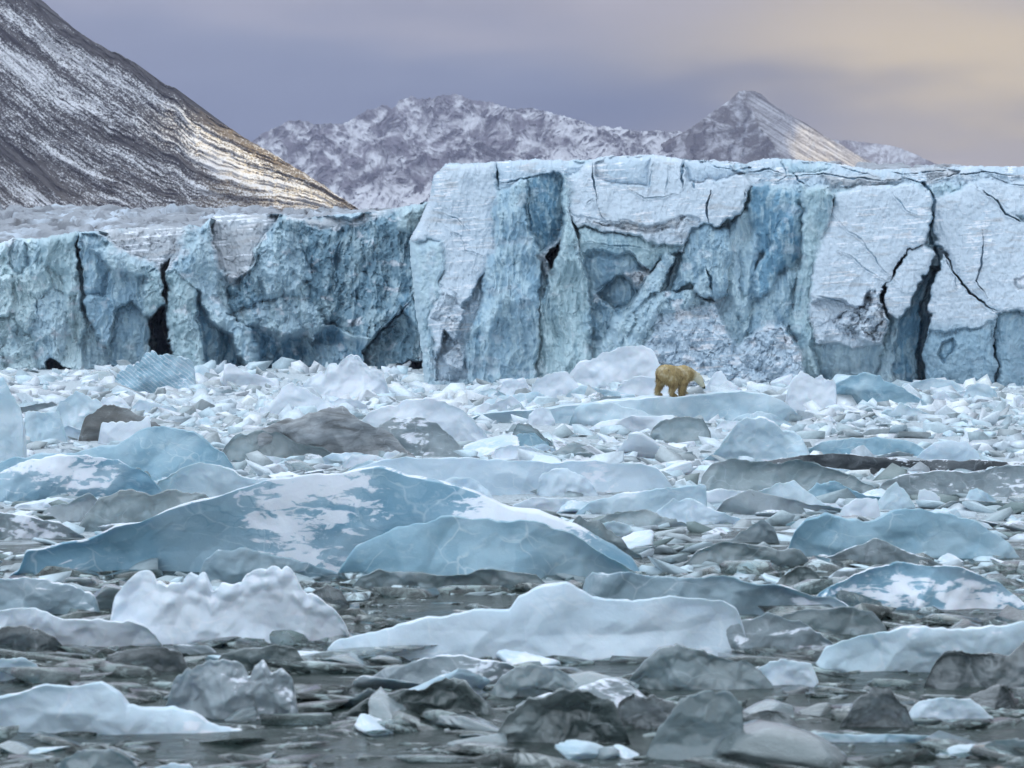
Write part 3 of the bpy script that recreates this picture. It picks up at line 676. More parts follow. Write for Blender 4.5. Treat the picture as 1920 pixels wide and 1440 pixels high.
sun_blocker()
# ------------------------------------------------------------------ floating ice
def ice_mat(name, c1, c2, c3, snow=0.0, rough=0.35, spec=0.5, bump=0.22, cell=1.6, stripes=0.0, dirt=0.0, sss=0.2, trans=0.0, streak=(1, 1, 1), coat=0.0):
    """ice whose body colour varies by inner fracture planes, cloudy bubbles and lying snow"""
    m, b = new_mat(name)
    tcn = b.n('ShaderNodeTexCoord'); oi = b.n('ShaderNodeObjectInfo')
    off = b.n('ShaderNodeVectorMath', operation='SCALE', ins={0: (37.0, 11.0, 5.0), 'Scale': oi.outputs['Random']}).outputs[0]
    tc = b.n('ShaderNodeVectorMath', operation='ADD', ins={0: tcn.outputs['Object'], 1: off}).outputs[0]
    warp = b.n('ShaderNodeTexNoise', ins={'Vector': tc, 'Scale': 1.1, 'Detail': 3})
    tw = b.n('ShaderNodeVectorMath', operation='MULTIPLY_ADD', ins={0: warp.outputs[1], 1: (0.9, 0.9, 0.9), 2: tc}).outputs[0]
    vor = b.n('ShaderNodeTexVoronoi', feature='F1', ins={'Vector': b.mapping(tw, (0.8, 1.0, 1.5), rot=(0.4, 0.5, 0.2)), 'Scale': cell})
    cellv = b.n('ShaderNodeSeparateColor', ins={0: vor.outputs['Color']}).outputs[0]
    n1 = b.noise(b.mapping(tc, streak), 0.9, 6, 0.62, 0.6)
    f = b.math('ADD', b.math('MULTIPLY', cellv, 0.55), b.math('MULTIPLY', b.sstep(n1, 0.3, 0.72), 0.5), clamp=True)
    col = b.mix(f, c1, c2)
    zone = b.noise(b.mapping(tc, (0.5, 0.5, 0.8), rot=(0.2, 0.4, 0)), 0.8, 2, 0.5, 0.8)
    col = b.mix(b.math('MULTIPLY', b.sstep(zone, 0.42, 0.66), 0.55), col, c3)
    # cloudy bubble bands and pale cracks
    n2 = b.noise(b.mapping(tc, (1, 1, 2.2), rot=(0.3, 0.7, 0.1)), 2.3, 7, 0.7, 1.2)
    col = b.mix(b.math('MULTIPLY', b.sstep(n2, 0.52, 0.74), 0.75), col, c3)
    edge = b.n('ShaderNodeTexVoronoi', feature='DISTANCE_TO_EDGE', ins={'Vector': b.mapping(tw, (1.2, 1.0, 1.9), rot=(0.9, 0.2, 0.5)), 'Scale': cell * 0.8}).outputs['Distance']
    ck = b.math('MULTIPLY', b.math('SUBTRACT', 1.0, b.sstep(edge, 0.0, 0.03)), b.sstep(b.noise(tc, 1.7, 2), 0.45, 0.6))
    col = b.mix(b.math('MULTIPLY', ck, 0.8), col, c3)
    fine = b.noise(b.mapping(tc, (1.5, 1, 1), rot=(0.5, 0.2, 0.8)), 9.0, 6, 0.75, 1.5)
    col = b.mix(b.math('MULTIPLY', b.sstep(fine, 0.56, 0.78), 0.6), col, c3)
    edge2 = b.n('ShaderNodeTexVoronoi', feature='DISTANCE_TO_EDGE', ins={'Vector': b.mapping(tw, (0.5, 1.3, 1.4), rot=(0.1, 1.1, 0.7)), 'Scale': cell * 1.7}).outputs['Distance']
    ck2 = b.math('MULTIPLY', b.math('SUBTRACT', 1.0, b.sstep(edge2, 0.0, 0.05)), b.sstep(b.noise(tc, 1.1, 2), 0.5, 0.62))
    col = b.mix(b.math('MULTIPLY', ck2, 0.45), col, c1)
    if stripes:
        wv = b.n('ShaderNodeTexWave', bands_direction='X', ins={'Vector': b.mapping(tc, (1, 1, 1), rot=(0, 0.9, 0)), 'Scale': stripes, 'Distortion': 3.0, 'Detail': 3.0, 'Detail Scale': 1.5}).outputs[1]
        col = b.mix(b.math('MULTIPLY', b.sstep(wv, 0.72, 0.95), b.math('MULTIPLY', b.sstep(n2, 0.35, 0.55), 0.8)), col, (0.78, 0.83, 0.88))
    if dirt:
        dn = b.noise(b.mapping(tc, (0.5, 1, 2.5), rot=(0.2, 0.5, 0.3)), 1.3, 8, 0.68, 1.0)
        col = b.mix(b.math('MULTIPLY', b.sstep(dn, 0.62 - 0.25 * dirt, 0.74), 0.9), col, (0.11, 0.105, 0.10))
    bh = b.math('ADD', b.math('MULTIPLY', b.noise(tc, 7.0, 6, 0.6), 0.7), b.math('MULTIPLY_ADD', b.noise(tc, 1.7, 3, 0.5), 1.6, b.math('MULTIPLY', b.noise(tc, 26.0, 4, 0.6), 0.22)))
    r = b.math('MULTIPLY_ADD', n2, 0.3, rough - 0.12)
    if snow:
        geo = b.n('ShaderNodeNewGeometry').outputs['True Normal']
        nz = b.n('ShaderNodeSeparateXYZ', ins={0: geo}).outputs[2]
        sn = b.noise(b.mapping(tc, (0.75, 0.75, 2.2)), 4.2, 6, 0.62, 0.8)
        big = b.noise(tc, 0.55, 2, 0.5)
        w = b.math('ADD', sn, b.math('ADD', b.math('MULTIPLY', nz, 0.24), b.math('MULTIPLY', b.math('SUBTRACT', big, 0.5), 1.3)))
        w = b.math('ADD', w, b.math('MULTIPLY', b.math('SUBTRACT', n2, 0.5), 0.25)); sm = b.sstep(w, 0.785 - snow * 0.28, 0.855 - snow * 0.28)
        col = b.mix(sm, col, (0.80, 0.83, 0.89))
        r = b.math('ADD', b.math('MULTIPLY', r, b.math('SUBTRACT', 1.0, sm)), b.math('MULTIPLY', sm, 0.8))
        bh = b.math('ADD', bh, b.math('MULTIPLY', sm, 0.5))
    tr = b.math('MULTIPLY', b.math('SUBTRACT', 1.0, sm), trans) if snow else trans
    finish(b, col, r, bh, bump, 0.06, spec, sss=sss, sss_r=(0.35, 0.75, 1.0), sss_scale=0.10, trans=tr, coat=coat)
    return m
IM = {
 'white': ice_mat('frosted_white_ice', (0.68, 0.76, 0.84), (0.78, 0.83, 0.89), (0.84, 0.87, 0.92), snow=0.15, rough=0.5, trans=0.06),
 'pale': ice_mat('pale_blue_ice', (0.48, 0.65, 0.75), (0.63, 0.76, 0.83), (0.76, 0.84, 0.89), snow=0.05, rough=0.4, trans=0.15),
 'lilac': ice_mat('milky_lilac_ice', (0.56, 0.69, 0.79), (0.66, 0.77, 0.85), (0.76, 0.83, 0.89), snow=0.2, rough=0.45, trans=0.08),
 'blue': ice_mat('glassy_blue_ice', (0.25, 0.45, 0.57), (0.42, 0.61, 0.71), (0.62, 0.75, 0.81), snow=0.0, rough=0.3, coat=0.2, trans=0.22),
 'bluesnow': ice_mat('glassy_blue_ice_with_snow', (0.17, 0.36, 0.49), (0.34, 0.54, 0.66), (0.56, 0.70, 0.78), snow=0.68, rough=0.3, coat=0.2, trans=0.18),
 'stripe': ice_mat('striped_blue_ice', (0.22, 0.42, 0.54), (0.42, 0.60, 0.70), (0.66, 0.76, 0.83), stripes=1.6, snow=0.1, rough=0.35, trans=0.15),
 'gray': ice_mat('clear_grey_ice', (0.30, 0.39, 0.41), (0.46, 0.55, 0.58), (0.62, 0.71, 0.74), rough=0.16, coat=0.8, bump=0.25, trans=0.60),
 'graysnow': ice_mat('grey_ice_with_snow', (0.30, 0.36, 0.39), (0.45, 0.52, 0.55), (0.58, 0.64, 0.68), rough=0.3, snow=0.45, bump=0.45, trans=0.40),
 'grayblue': ice_mat('grey_blue_ice', (0.25, 0.38, 0.46), (0.42, 0.55, 0.62), (0.60, 0.70, 0.76), rough=0.3, coat=0.2, snow=0.1, trans=0.30),
 'dirty': ice_mat('silty_grey_ice', (0.26, 0.275, 0.29), (0.42, 0.44, 0.46), (0.54, 0.57, 0.60), rough=0.5, dirt=1.0, streak=(0.6, 1, 2.4), bump=0.5, sss=0.0),
 'brown': ice_mat('mud_stained_ice', (0.11, 0.115, 0.115), (0.21, 0.22, 0.22), (0.32, 0.34, 0.35), rough=0.55, dirt=1.0, bump=0.5, sss=0.0),
 'dark': ice_mat('dark_clear_ice', (0.07, 0.095, 0.095), (0.16, 0.20, 0.20), (0.40, 0.47, 0.48), rough=0.12, spec=0.7, bump=0.45, coat=0.9, cell=3, sss=0.0, trans=0.40),
 'darksnow': ice_mat('black_gravelly_ice_with_snow', (0.05, 0.055, 0.06), (0.12, 0.13, 0.14), (0.22, 0.24, 0.26), rough=0.4, snow=0.42, bump=0.7, sss=0.0),
 'crystal': ice_mat('sparkling_clear_ice', (0.10, 0.13, 0.14), (0.40, 0.45, 0.47), (0.70, 0.74, 0.76), rough=0.10, spec=0.8, bump=1.0, coat=0.7, cell=5, sss=0.0, trans=0.70),
}
def ice_block(name, cls, base, prof, label, dep=0.45, steep=2.0, lumps=0.05, nfac=6, seed=0, group=None, popcorn=0.0, flat=0.10):
    """a floating block: its crest follows the outline, footprint and thickness are its own; broken along planes. prof in photo pixels"""
    rs = np.random.RandomState(seed * 13 + 5)
    Yf = GY(base)
    pr = np.array(prof, float)
    wpx = pr[-1, 0] - pr[0, 0]
    w = wpx / FPX * Yf
    hmax = max(0.08, (base - pr[:, 1].min()) / FPX * Yf)
    D = min(max(dep * w, 0.8 * hmax), 6.5)
    yc = Yf + D * 0.42
    pts = P(pr[:, 0], pr[:, 1], np.full(len(pr), yc))
    hpx = base - pr[:, 1].min()
    nx = int(np.clip(wpx / 2.6, 26, 380)); nc = int(np.clip(hpx / 2.4, 16, 90)); nt = 7; nbk = max(10, nc // 3)
    a = np.linspace(0, 1, nx)
    x0, x1 = pts[0, 0], pts[-1, 0]; marg = 0.03 * (x1 - x0)
    xs = x0 - marg + (x1 - x0 + 2 * marg) * a
    zt = np.interp(xs, pts[:, 0], pts[:, 2])
    # angular crest with chipped corners
    zt = zt + hmax * (0.10 * tri(xs * 9 / w, 0.3, seed % 40) + 0.05 * tri(xs * 24 / w, 0.3, seed % 40) + (0.02 + 0.5 * min(lumps, .08)) * fbm(xs * 9 / w, 0.3, seed=seed, o=4, g=0.55))
    if popcorn:
        pr_s = np.random.RandomState(seed + 7); xk = x0
        bump = np.zeros_like(zt)
        while xk < x1:
            rk = popcorn * pr_s.uniform(0.8, 2.6); bump = np.maximum(bump, np.sqrt(np.clip(rk ** 2 - (xs - xk) ** 2, 0, None)) * pr_s.uniform(.5, 1.0)); xk += rk * pr_s.uniform(1.0, 2.4)
        zt = zt + bump - popcorn * .5
    endf = np.minimum(1, np.minimum(a, 1 - a) / 0.05)
    endf = np.sqrt(endf * (2 - endf))
    zlow = -0.18 * hmax - 0.04
    zt = zlow + (np.maximum(zt, 0.03) - zlow) * endf
    hd = (D / 2) * (np.sin(np.pi * np.clip(a, 0.0, 1)) ** 0.5 * 0.8 + 0.2) * (1 + 0.35 * fbm(a * 4, 0.1, seed=seed + 4, o=3))
    tt = flat * (1 + 0.8 * fbm(a * 3, 0.9, seed=seed + 5, o=2)).clip(0.1, 2.5)      # half width of the flat top
    c = 1 - (1 - np.linspace(0, 1, nc)) ** 1.15
    A, Cc = np.meshgrid(a, c)
    X = np.repeat(xs[None], nc, 0)
    Z = zlow + (zt[None] - zlow) * Cc
    HD = hd[None]; TT = tt[None]
    kw = max(3, int(nx * 0.16)) | 1; pad = np.pad(zt, kw // 2, mode='edge'); zs = np.convolve(pad, np.hanning(kw + 2)[1:-1] / np.hanning(kw + 2)[1:-1].sum(), 'valid')[:nx]
    C2 = np.clip((Z - zlow) / np.maximum(zs[None] - zlow, 1e-3), 0, 1)
    yf = -HD * (TT + (1 - TT) * (1 - C2 ** steep) ** 0.7)
    xn = (X - xs.mean()) / (x1 - x0); zn = Z / hmax
    for k in range(nfac):
        ax = rs.uniform(-0.45, 0.45); az_ = rs.uniform(0.15, 0.8)
        kx = rs.uniform(-2.2, 2.2); kz = rs.uniform(-0.1, 1.3)
        i0 = int(np.clip((ax + 0.5) * (nx - 1), 0, nx - 1)); cc = int(np.clip(az_ * nc, 0, nc - 1))
        y0 = yf[cc, i0] + rs.uniform(0.12, 0.50) * hd[i0]
        pl = y0 + kx * (xn - ax) * w * 0.42 + kz * (Z - Z[cc, i0])
        pl = pl + 0.03 * hd[i0] * fbm(X / (w * .2), Z / (w * .2), seed=seed + k, o=3)
        lim = -HD * TT
        yf = np.maximum(yf, np.minimum(pl, lim))
    # cleft faces and melt-rounded lumps
    sc = max(min(w * 0.16, hmax * 0.9), 0.10)
    wx_ = X / sc + 0.25 * fbm(X / sc, Z / sc, seed=seed + 11, o=2); wz_ = Z / sc * 1.2 + 0.25 * fbm(X / sc, Z / sc, seed=seed + 12, o=2)
    f1, f2, cid = worley(wx_, seed * 1.7, wz_, seed % 7)
    g1, g2, cid2 = worley(wx_ * 2.7, seed * 0.7, wz_ * 2.7, seed % 5)
    n3 = fbm(X / sc, Z / sc, seed * 0.37, o=5, seed=seed + 9, g=0.55)
    amp = (lumps + 0.03) * min(hmax * 2.4, w * 0.6)
    tiltx = (cid - 0.5) * (wx_ - np.floor(wx_)) ; 
    dis = amp * (fbm(X / sc * .6, Z / sc * .6, seed=seed + 9, o=2) * 0.12 + tri(wx_ * 0.5, wz_ * 0.5, seed % 50) * 4.6 + tri(wx_ * 1.5, wz_ * 1.5, seed % 50 + 3) * 1.3 + tri(wx_ * 4, wz_ * 4, seed % 50 + 6) * 0.3 + (n3 * 0.18 + (g1 - 0.4) * 0.15) * min(1, lumps / .05))
    yf = yf + dis * (1 - 0.65 * Cc ** 4)
    z_f = Z + 0.35 * dis * Cc * (1 - Cc) * 2
    if popcorn:
        g1, g2, _ = worley(X / (popcorn * 1.7), 0.5, Z / (popcorn * 1.7), 2)
        m = sst(Cc, 0.66, 0.82); yf = yf - popcorn * 1.3 * (0.75 - g1) * m
    # top cap and back
    tcap = np.linspace(0, 1, nt + 2)[1:-1, None]
    ytop0 = yf[-1]; yb0 = hd * tt * 0.9
    Yt = ytop0[None] + (yb0 - ytop0)[None] * tcap
    Xt = np.repeat(xs[None], nt, 0)
    Zt = zt[None] + (0.02 * hmax + 0.05 * hmax * fbm(Xt / sc, Yt / sc, seed=seed + 15, o=3)) * np.sin(np.pi * tcap) - 0.02 * hmax * tcap
    cb = np.linspace(1, 0, nbk)[:, None]
    Yb = hd[None] * (TT * 0.9 + (1 - TT * 0.9) * (1 - cb ** steep) ** 0.7) + 0.8 * amp * fbm(np.repeat(xs[None], nbk, 0) / sc, cb * hmax / sc, 3.3, seed=seed + 16, o=3) * (1 - cb)
    Xb = np.repeat(xs[None], nbk, 0); Zb = zlow + (zt[None] - zlow) * cb
    XX = np.concatenate([X, Xt, Xb]); YY = np.concatenate([yf, Yt, Yb]) ; ZZ = np.concatenate([z_f, Zt, Zb])
    sway = 0.10 * D * fbm(a * 2.5, 0.6, seed=seed + 6, o=2)
    YY = YY + yc + sway[None]
    nr = XX.shape[0]
    idx = np.arange(nx * nr).reshape(nr, nx)
    q = np.stack([idx[:-1, :-1], idx[:-1, 1:], idx[1:, 1:], idx[1:, :-1]], -1).reshape(-1, 4)
    vv = np.stack([XX, YY, ZZ], -1).reshape(-1, 3)
    # close both ends and the underside
    fr = idx[:, 0]; fl_ = idx[:, -1]; ends = []
    cl = len(vv); cR = cl + 1
    vv = np.concatenate([vv, vv[fr].mean(0)[None], vv[fl_].mean(0)[None]])
    t1 = np.stack([fr[:-1], fr[1:], np.full(nr - 1, cl), np.full(nr - 1, cl)], -1)
    endt = [(int(a_), int(b_), cl) for a_, b_ in zip(fr[1:], fr[:-1])] + [(int(b_), int(a_), cR) for a_, b_ in zip(fl_[1:], fl_[:-1])]
    faces = [tuple(map(int, f)) for f in q] + endt
    loc = (float(xs.mean()), float(yc), 0.0)
    o = mesh_obj(name, vv, faces, IM[cls], loc=loc)
    tag(o, label, 'ice block' if name == 'ice_block' else ('ice floe' if name == 'ice_floe' else 'iceberg'), group)
    return o
# ------------------------------------------------------------------ the blocks seen one by one (outlines in photo pixels)
# name, class, waterline row, crest outline, label, options
B = 'ice_block'; F = 'ice_floe'
HERO = [
 (B,'stripe',738,[(216,715),(222,700),(240,690),(262,680),(272,668),(285,664),(300,667),(315,664),(332,668),(352,671),(364,682),(368,715)],'blue striped block with crumbled white rim below the cliff cave',dict(popcorn=.10)),
 (B,'white',726,[(405,720),(419,700),(421,680),(432,684),(450,692),(480,702),(522,714)],'small pointed white block in front of the left cliff',{}),
 (B,'white',752,[(556,725),(600,704),(620,690),(645,682),(655,671),(666,672),(682,686),(700,690),(718,704),(730,730)],'lumpy white mound of ice in front of the dark cliff hollow',dict(lumps=.10,popcorn=.12)),
 (B,'white',784,[(486,770),(520,742),(530,722),(548,716),(570,728),(600,744),(632,768)],'smooth white sail shaped block with a peak at its left end',dict(lumps=.03)),
 (B,'white',728,[(1058,712),(1080,684),(1110,672),(1150,656),(1180,648),(1202,647),(1222,655),(1238,685),(1248,712)],'tall pale blue berg rising behind the polar bear',dict(lumps=.05,nfac=9)),
 (B,'white',748,[(996,728),(1008,710),(1022,704),(1050,696),(1062,698),(1075,712),(1092,735)],'white block left of the pale berg behind the bear',{}),
 (B,'white',741,[(936,738),(942,716),(955,710),(972,713),(985,711),(994,732)],'small white cube like block at the foot of the cliff',dict(steep=4)),
 (B,'pale',764,[(906,758),(915,748),(950,740),(1000,736),(1020,738),(1030,758)],'pale rounded block left of the bear floe',{}),
 (B,'pale',752,[(1060,742),(1090,722),(1120,728),(1160,734),(1190,742)],'low pale block under the berg behind the bear',{}),
 (B,'white',749,[(1150,742),(1170,715),(1195,704),(1225,708),(1250,722),(1262,742)],'white rounded block directly behind the bear',{}),
 (B,'white',741,[(1312,738),(1330,715),(1343,697),(1352,697),(1365,716),(1384,726),(1398,738)],'white cone shaped block just right of the bear',dict(steep=2)),
 (B,'white',772,[(1470,765),(1478,728),(1492,703),(1506,699),(1528,706),(1542,706),(1545,716),(1562,712),(1574,730),(1570,765)],'tall white block with a flat top right of the bear floe',dict(steep=4,lumps=.04)),
 (B,'blue',764,[(1552,750),(1565,722),(1585,712),(1604,706),(1612,702),(1650,701),(1656,716),(1690,726),(1715,742),(1736,758)],'curved blue block with a hollow ribbed face right of the white block',dict(steep=3)),
 (B,'pale',737,[(1686,733),(1694,720),(1715,716),(1750,709),(1775,712),(1790,717),(1812,730)],'low greenish pale block under the right cliff',{}),
 (B,'pale',748,[(1806,745),(1815,724),(1835,719),(1852,721),(1870,738)],'small pale mound right of the low greenish block',{}),
 (B,'white',755,[(1744,748),(1756,736),(1766,732),(1776,738),(1786,750)],'small white knob in the rubble under the right cliff',{}),
 (B,'white',762,[(1896,755),(1906,742),(1914,741),(1926,752),(1935,760)],'small white peaked block at the far right edge under the cliff',{}),
 (F,'pale',795,[(858,790),(900,775),(950,768),(1020,764),(1100,757),(1160,750),(1230,744),(1290,739),(1340,735),(1385,734),(1430,740),(1462,752),(1482,768),(1500,786)],'long smooth blue grey floe that the polar bear stands on',dict(dep=.34,lumps=.05,nfac=7,seed=101,steep=2.0,flat=.75)),
 (B,'pale',806,[(1360,800),(1385,782),(1420,772),(1450,776),(1475,790),(1490,803)],'small cloudy block against the front right of the bear floe',{}),
 (B,'white',812,[(1100,808),(1130,790),(1160,786),(1200,780),(1262,778),(1275,790),(1290,808)],'low white jagged ice in front of the middle of the bear floe',dict(lumps=.1)),
 (B,'pale',800,[(1068,790),(1080,765),(1110,756),(1150,758),(1200,770),(1240,788)],'cloudy pale block against the front left of the bear floe',{}),
 (B,'white',799,[(989,795),(992,778),(1004,766),(1018,764),(1032,770),(1041,788)],'small rounded white lump in front of the bear floe',{}),
 (B,'gray',833,[(1214,825),(1225,802),(1250,786),(1290,781),(1318,786),(1332,808),(1334,826)],'rounded clear grey block in front of the bear floe',dict(steep=3)),
 (B,'brown',828,[(150,815),(158,788),(176,775),(198,760),(215,761),(245,770),(275,784),(304,800)],'dark mud stained block arching behind a small white bowl shaped block',{}),
 (B,'white',834,[(184,825),(190,793),(205,789),(235,792),(262,789),(278,782),(287,790),(284,808)],'small white bowl shaped block in front of the mud stained block',dict(steep=4,lumps=.02)),
 (B,'pale',893,[(-90,880),(-70,735),(-20,705),(5,716),(22,735),(38,765),(45,800),(46,860)],'tall pale blue block cut off by the left edge of the photo',dict(steep=5,lumps=.02,dep=.6)),
 (B,'pale',830,[(42,828),(48,774),(60,771),(85,774),(110,772),(126,826)],'pale blue box shaped block beside the tall block at the left edge',dict(steep=4)),
 (B,'pale',812,[(92,802),(106,765),(125,744),(142,735),(160,742),(188,756),(206,790)],'pale leaning triangular block behind the pale box shaped block',{}),
 (B,'white',772,[(180,766),(192,748),(215,742),(230,748),(244,762)],'small white block behind the mud stained block',{}),
 (B,'blue',905,[(-60,880),(20,862),(80,850),(150,842),(220,835),(262,815),(290,800),(318,797),(345,806),(385,825),(420,850),(438,872),(446,890)],'broad pale blue block with glassy right end below the white bowl shaped block',dict(nfac=7)),
 (B,'bluesnow',943,[(-60,905),(0,890),(40,866),(100,856),(160,855),(220,862),(262,880),(290,905),(312,930)],'dark blue block with scattered snow dashes at the left edge',dict(nfac=6,steep=2)),
 (B,'gray',868,[(408,862),(425,835),(450,815),(480,808),(520,812),(560,830),(610,845),(650,866)],'clear grey block against the dirty streaked block',dict(nfac=7)),
 (B,'dirty',868,[(470,850),(485,808),(520,792),(560,782),(600,772),(638,766),(680,786),(715,800),(750,832),(772,848),(790,864)],'big dirty streaked block leaning to the right in the left half',dict(nfac=8,lumps=.07,seed=3)),
 (B,'white',838,[(650,830),(690,775),(730,760),(762,750),(798,747),(830,758),(862,765),(890,786),(912,815),(930,834)],'long white rounded block behind the dirty streaked block',dict(lumps=.07)),
 (B,'graysnow',858,[(690,850),(712,795),(745,785),(790,784),(825,800),(850,822),(878,852)],'grey block with white swirls right of the dirty streaked block',{}),
 (B,'gray',838,[(958,834),(962,808),(970,794),(990,795),(1012,812),(1040,834)],'small leaning grey block in front of the long white rounded block',{}),
 (F,'lilac',932,[(622,905),(660,880),(700,865),(760,857),(860,858),(950,862),(1050,868),(1120,866),(1200,868),(1232,882),(1262,915)],'wide low lilac blue floe across the middle of the ice field',dict(lumps=.025,dep=.25)),
 (B,'pale',915,[(640,905),(655,880),(680,866),(712,864),(735,880),(740,905)],'pale mound on the left end of the wide lilac floe',{}),
 (B,'lilac',936,[(812,928),(825,905),(850,897),(880,895),(905,910),(924,932)],'small rounded lilac block in front of the wide lilac floe',{}),
 (B,'lilac',932,[(1006,925),(1012,892),(1035,880),(1065,880),(1100,895),(1120,925)],'bigger rounded lilac block near the right end of the wide lilac floe',{}),
 (B,'lilac',925,[(915,920),(925,908),(950,902),(972,905),(985,920)],'smallest lilac knob between two rounded lilac blocks',{}),
 (B,'white',867,[(712,864),(722,850),(740,844),(752,850),(760,864)],'small white pyramid at the right foot of the dirty streaked block',{}),
 (B,'white',868,[(916,862),(930,842),(955,834),(990,836),(1012,850),(1020,864)],'low white mound left of the dark water lane',{}),
 (B,'pale',868,[(1312,862),(1350,838),(1372,812),(1388,790),(1400,784),(1430,785),(1455,800),(1478,808),(1500,822),(1524,862)],'pale grey peaked block with snow on its right shoulder',dict(lumps=.07,nfac=7)),
 (B,'gray',940,[(1308,930),(1316,895),(1335,868),(1380,862),(1450,868),(1500,862),(1550,876),(1600,895),(1650,920),(1680,936)],'long clear grey block under the black gravelly strip',dict(nfac=9,lumps=.07)),
 (F,'blue',856,[(1506,850),(1540,830),(1600,822),(1660,821),(1710,828),(1738,848)],'narrow smooth blue floe behind the black gravelly strip',{}),
 (B,'lilac',871,[(1712,866),(1728,846),(1750,831),(1785,826),(1812,830),(1832,845),(1845,866)],'lilac white dome shaped block at the right behind the black strip',dict(lumps=.02)),
 (F,'darksnow',892,[(1395,886),(1440,866),(1500,856),(1560,851),(1640,858),(1720,864),(1820,862),(1960,868)],'black gravelly strip of ice dotted with snow at the right',dict(dep=.12,steep=1.6,lumps=.08)),
 (B,'graysnow',936,[(1640,930),(1655,905),(1700,888),(1760,880),(1830,884),(1880,875),(1960,880)],'broad grey white block at the right edge below the black strip',dict(nfac=8)),
 (F,'graysnow',968,[(1340,960),(1358,936),(1385,923),(1420,922),(1460,932),(1520,944),(1590,958)],'snow streaked grey floe left of a white box shaped block',dict(lumps=.05)),
 (B,'white',978,[(1572,968),(1580,950),(1600,937),(1620,933),(1645,936),(1652,970)],'flat white box shaped block leaning left',dict(steep=5,lumps=.01,nfac=3)),
 (B,'pale',957,[(1636,954),(1650,935),(1668,912),(1680,907),(1692,918),(1716,945)],'pale peaked block behind the flat white box shaped block',{}),
 (B,'white',952,[(1719,950),(1723,921),(1732,917),(1748,922),(1766,934),(1763,950)],'small square white block right of the pale peaked block',dict(steep=5,lumps=.01,nfac=3)),
 (B,'pale',943,[(1808,940),(1818,920),(1832,914),(1846,922),(1870,938)],'small pale pair of knobs near the right edge',{}),
 (B,'blue',1052,[(1478,1030),(1490,1000),(1510,975),(1540,968),(1580,972),(1630,975),(1680,958),(1730,955),(1790,965),(1830,975),(1870,1000),(1905,1035)],'large smooth pale blue block at the right of the ice field',dict(lumps=.03,nfac=5)),
 (B,'graysnow',1070,[(1505,1062),(1550,1048),(1600,1025),(1640,1012),(1662,1016),(1700,1035),(1750,1052),(1792,1066)],'grey slab with a low peak in front of the large pale blue block',dict(steep=1.8)),
 (B,'bluesnow',1150,[(1530,1115),(1580,1092),(1640,1066),(1680,1057),(1730,1056),(1790,1062),(1840,1080),(1880,1100),(1925,1135)],'blue block with snow on its crest at the lower right',dict(lumps=.04,nfac=5,seed=8)),
 (B,'grayblue',1170,[(1085,1130),(1096,1085),(1110,1072),(1160,1072),(1230,1080),(1300,1080),(1380,1085),(1450,1098),(1530,1118),(1625,1150)],'long glassy grey blue block with vertical dark bands left of the blue block with snow',dict(lumps=.05,nfac=6,stretch=1)),
 (B,'bluesnow',1091,[(36,1075),(48,1040),(90,1018),(150,1012),(230,985),(310,958),(400,925),(480,903),(560,893),(640,893),(720,887),(800,902),(870,915),(940,935),(1010,956),(1080,990),(1140,1025),(1185,1052),(1204,1075)],'huge blue berg dotted with white snow flecks in the left middle',dict(lumps=.018,nfac=8,dep=.30,seed=12,steep=1.8)),
 (B,'blue',1096,[(630,1085),(668,1032),(720,1000),(770,982),(830,972),(900,968),(960,972),(1020,985),(1080,1010),(1140,1040),(1186,1062),(1206,1082)],'smooth pale blue slab leaning on the right front of the snow flecked berg',dict(lumps=.02,nfac=6,dep=.22,seed=17,steep=2.0)),
 (B,'grayblue',1096,[(372,1080),(385,1048),(410,1033),(450,1030),(510,1038),(560,1050),(610,1066),(655,1088)],'grey blue lump leaning on the front of the huge blue berg',{}),
 (B,'pale',938,[(288,930),(296,900),(330,886),(375,868),(415,876),(460,892),(520,898),(600,905),(640,925)],'pale smooth block behind the left shoulder of the huge blue berg',{}),
 (B,'gray',1000,[(142,996),(160,965),(185,935),(215,920),(245,918),(285,928),(330,920),(385,925),(420,965),(440,990)],'clear grey green block against the left end of the huge blue berg',dict(nfac=7)),
 (B,'gray',928,[(186,925),(200,900),(225,882),(258,876),(280,888),(292,920)],'small rounded grey block below the snow dashed dark blue block',{}),
 (F,'graysnow',1015,[(-50,1005),(0,960),(40,965),(90,975),(130,990),(160,1008)],'snow covered floe at the left edge above the dark grey block',{}),
 (B,'white',1214,[(208,1180),(216,1140),(232,1108),(262,1090),(300,1082),(322,1090),(345,1094),(358,1080),(372,1092),(385,1080),(400,1092),(416,1084),(440,1094),(470,1090),(492,1078),(515,1066),(538,1068),(556,1086),(566,1112),(590,1138),(620,1160),(655,1195)],'white block with a knobbly popcorn like crest in the left foreground',dict(popcorn=.10,lumps=.03,dep=.5,steep=3)),
 (F,'white',1220,[(-60,1180),(-20,1145),(30,1140),(80,1146),(120,1160),(190,1162),(240,1166),(275,1178),(298,1200)],'low white floe at the left edge beside the knobbly white block',dict(lumps=.03)),
 (B,'grayblue',1160,[(-60,1120),(-20,1082),(40,1084),(100,1092),(150,1102),(178,1118),(186,1150)],'dark grey box shaped block at the left edge above the low white floe',dict(steep=4,lumps=.02)),
 (F,'lilac',1248,[(625,1200),(690,1182),(740,1178),(790,1165),(850,1148),(905,1138),(955,1136),(972,1112),(1000,1100),(1030,1094),(1062,1095),(1090,1112),(1112,1126),(1200,1126),(1290,1124),(1350,1123),(1382,1138),(1394,1165),(1402,1195)],'long milky lilac floe with a humped middle in the foreground',dict(lumps=.03,dep=.34,nfac=4,seed=21,steep=3)),
 (B,'graysnow',1238,[(1300,1222),(1330,1195),(1370,1172),(1420,1157),(1465,1154),(1500,1162),(1530,1180),(1575,1215)],'pale grey block with a greenish window right of the lilac floe',{}),
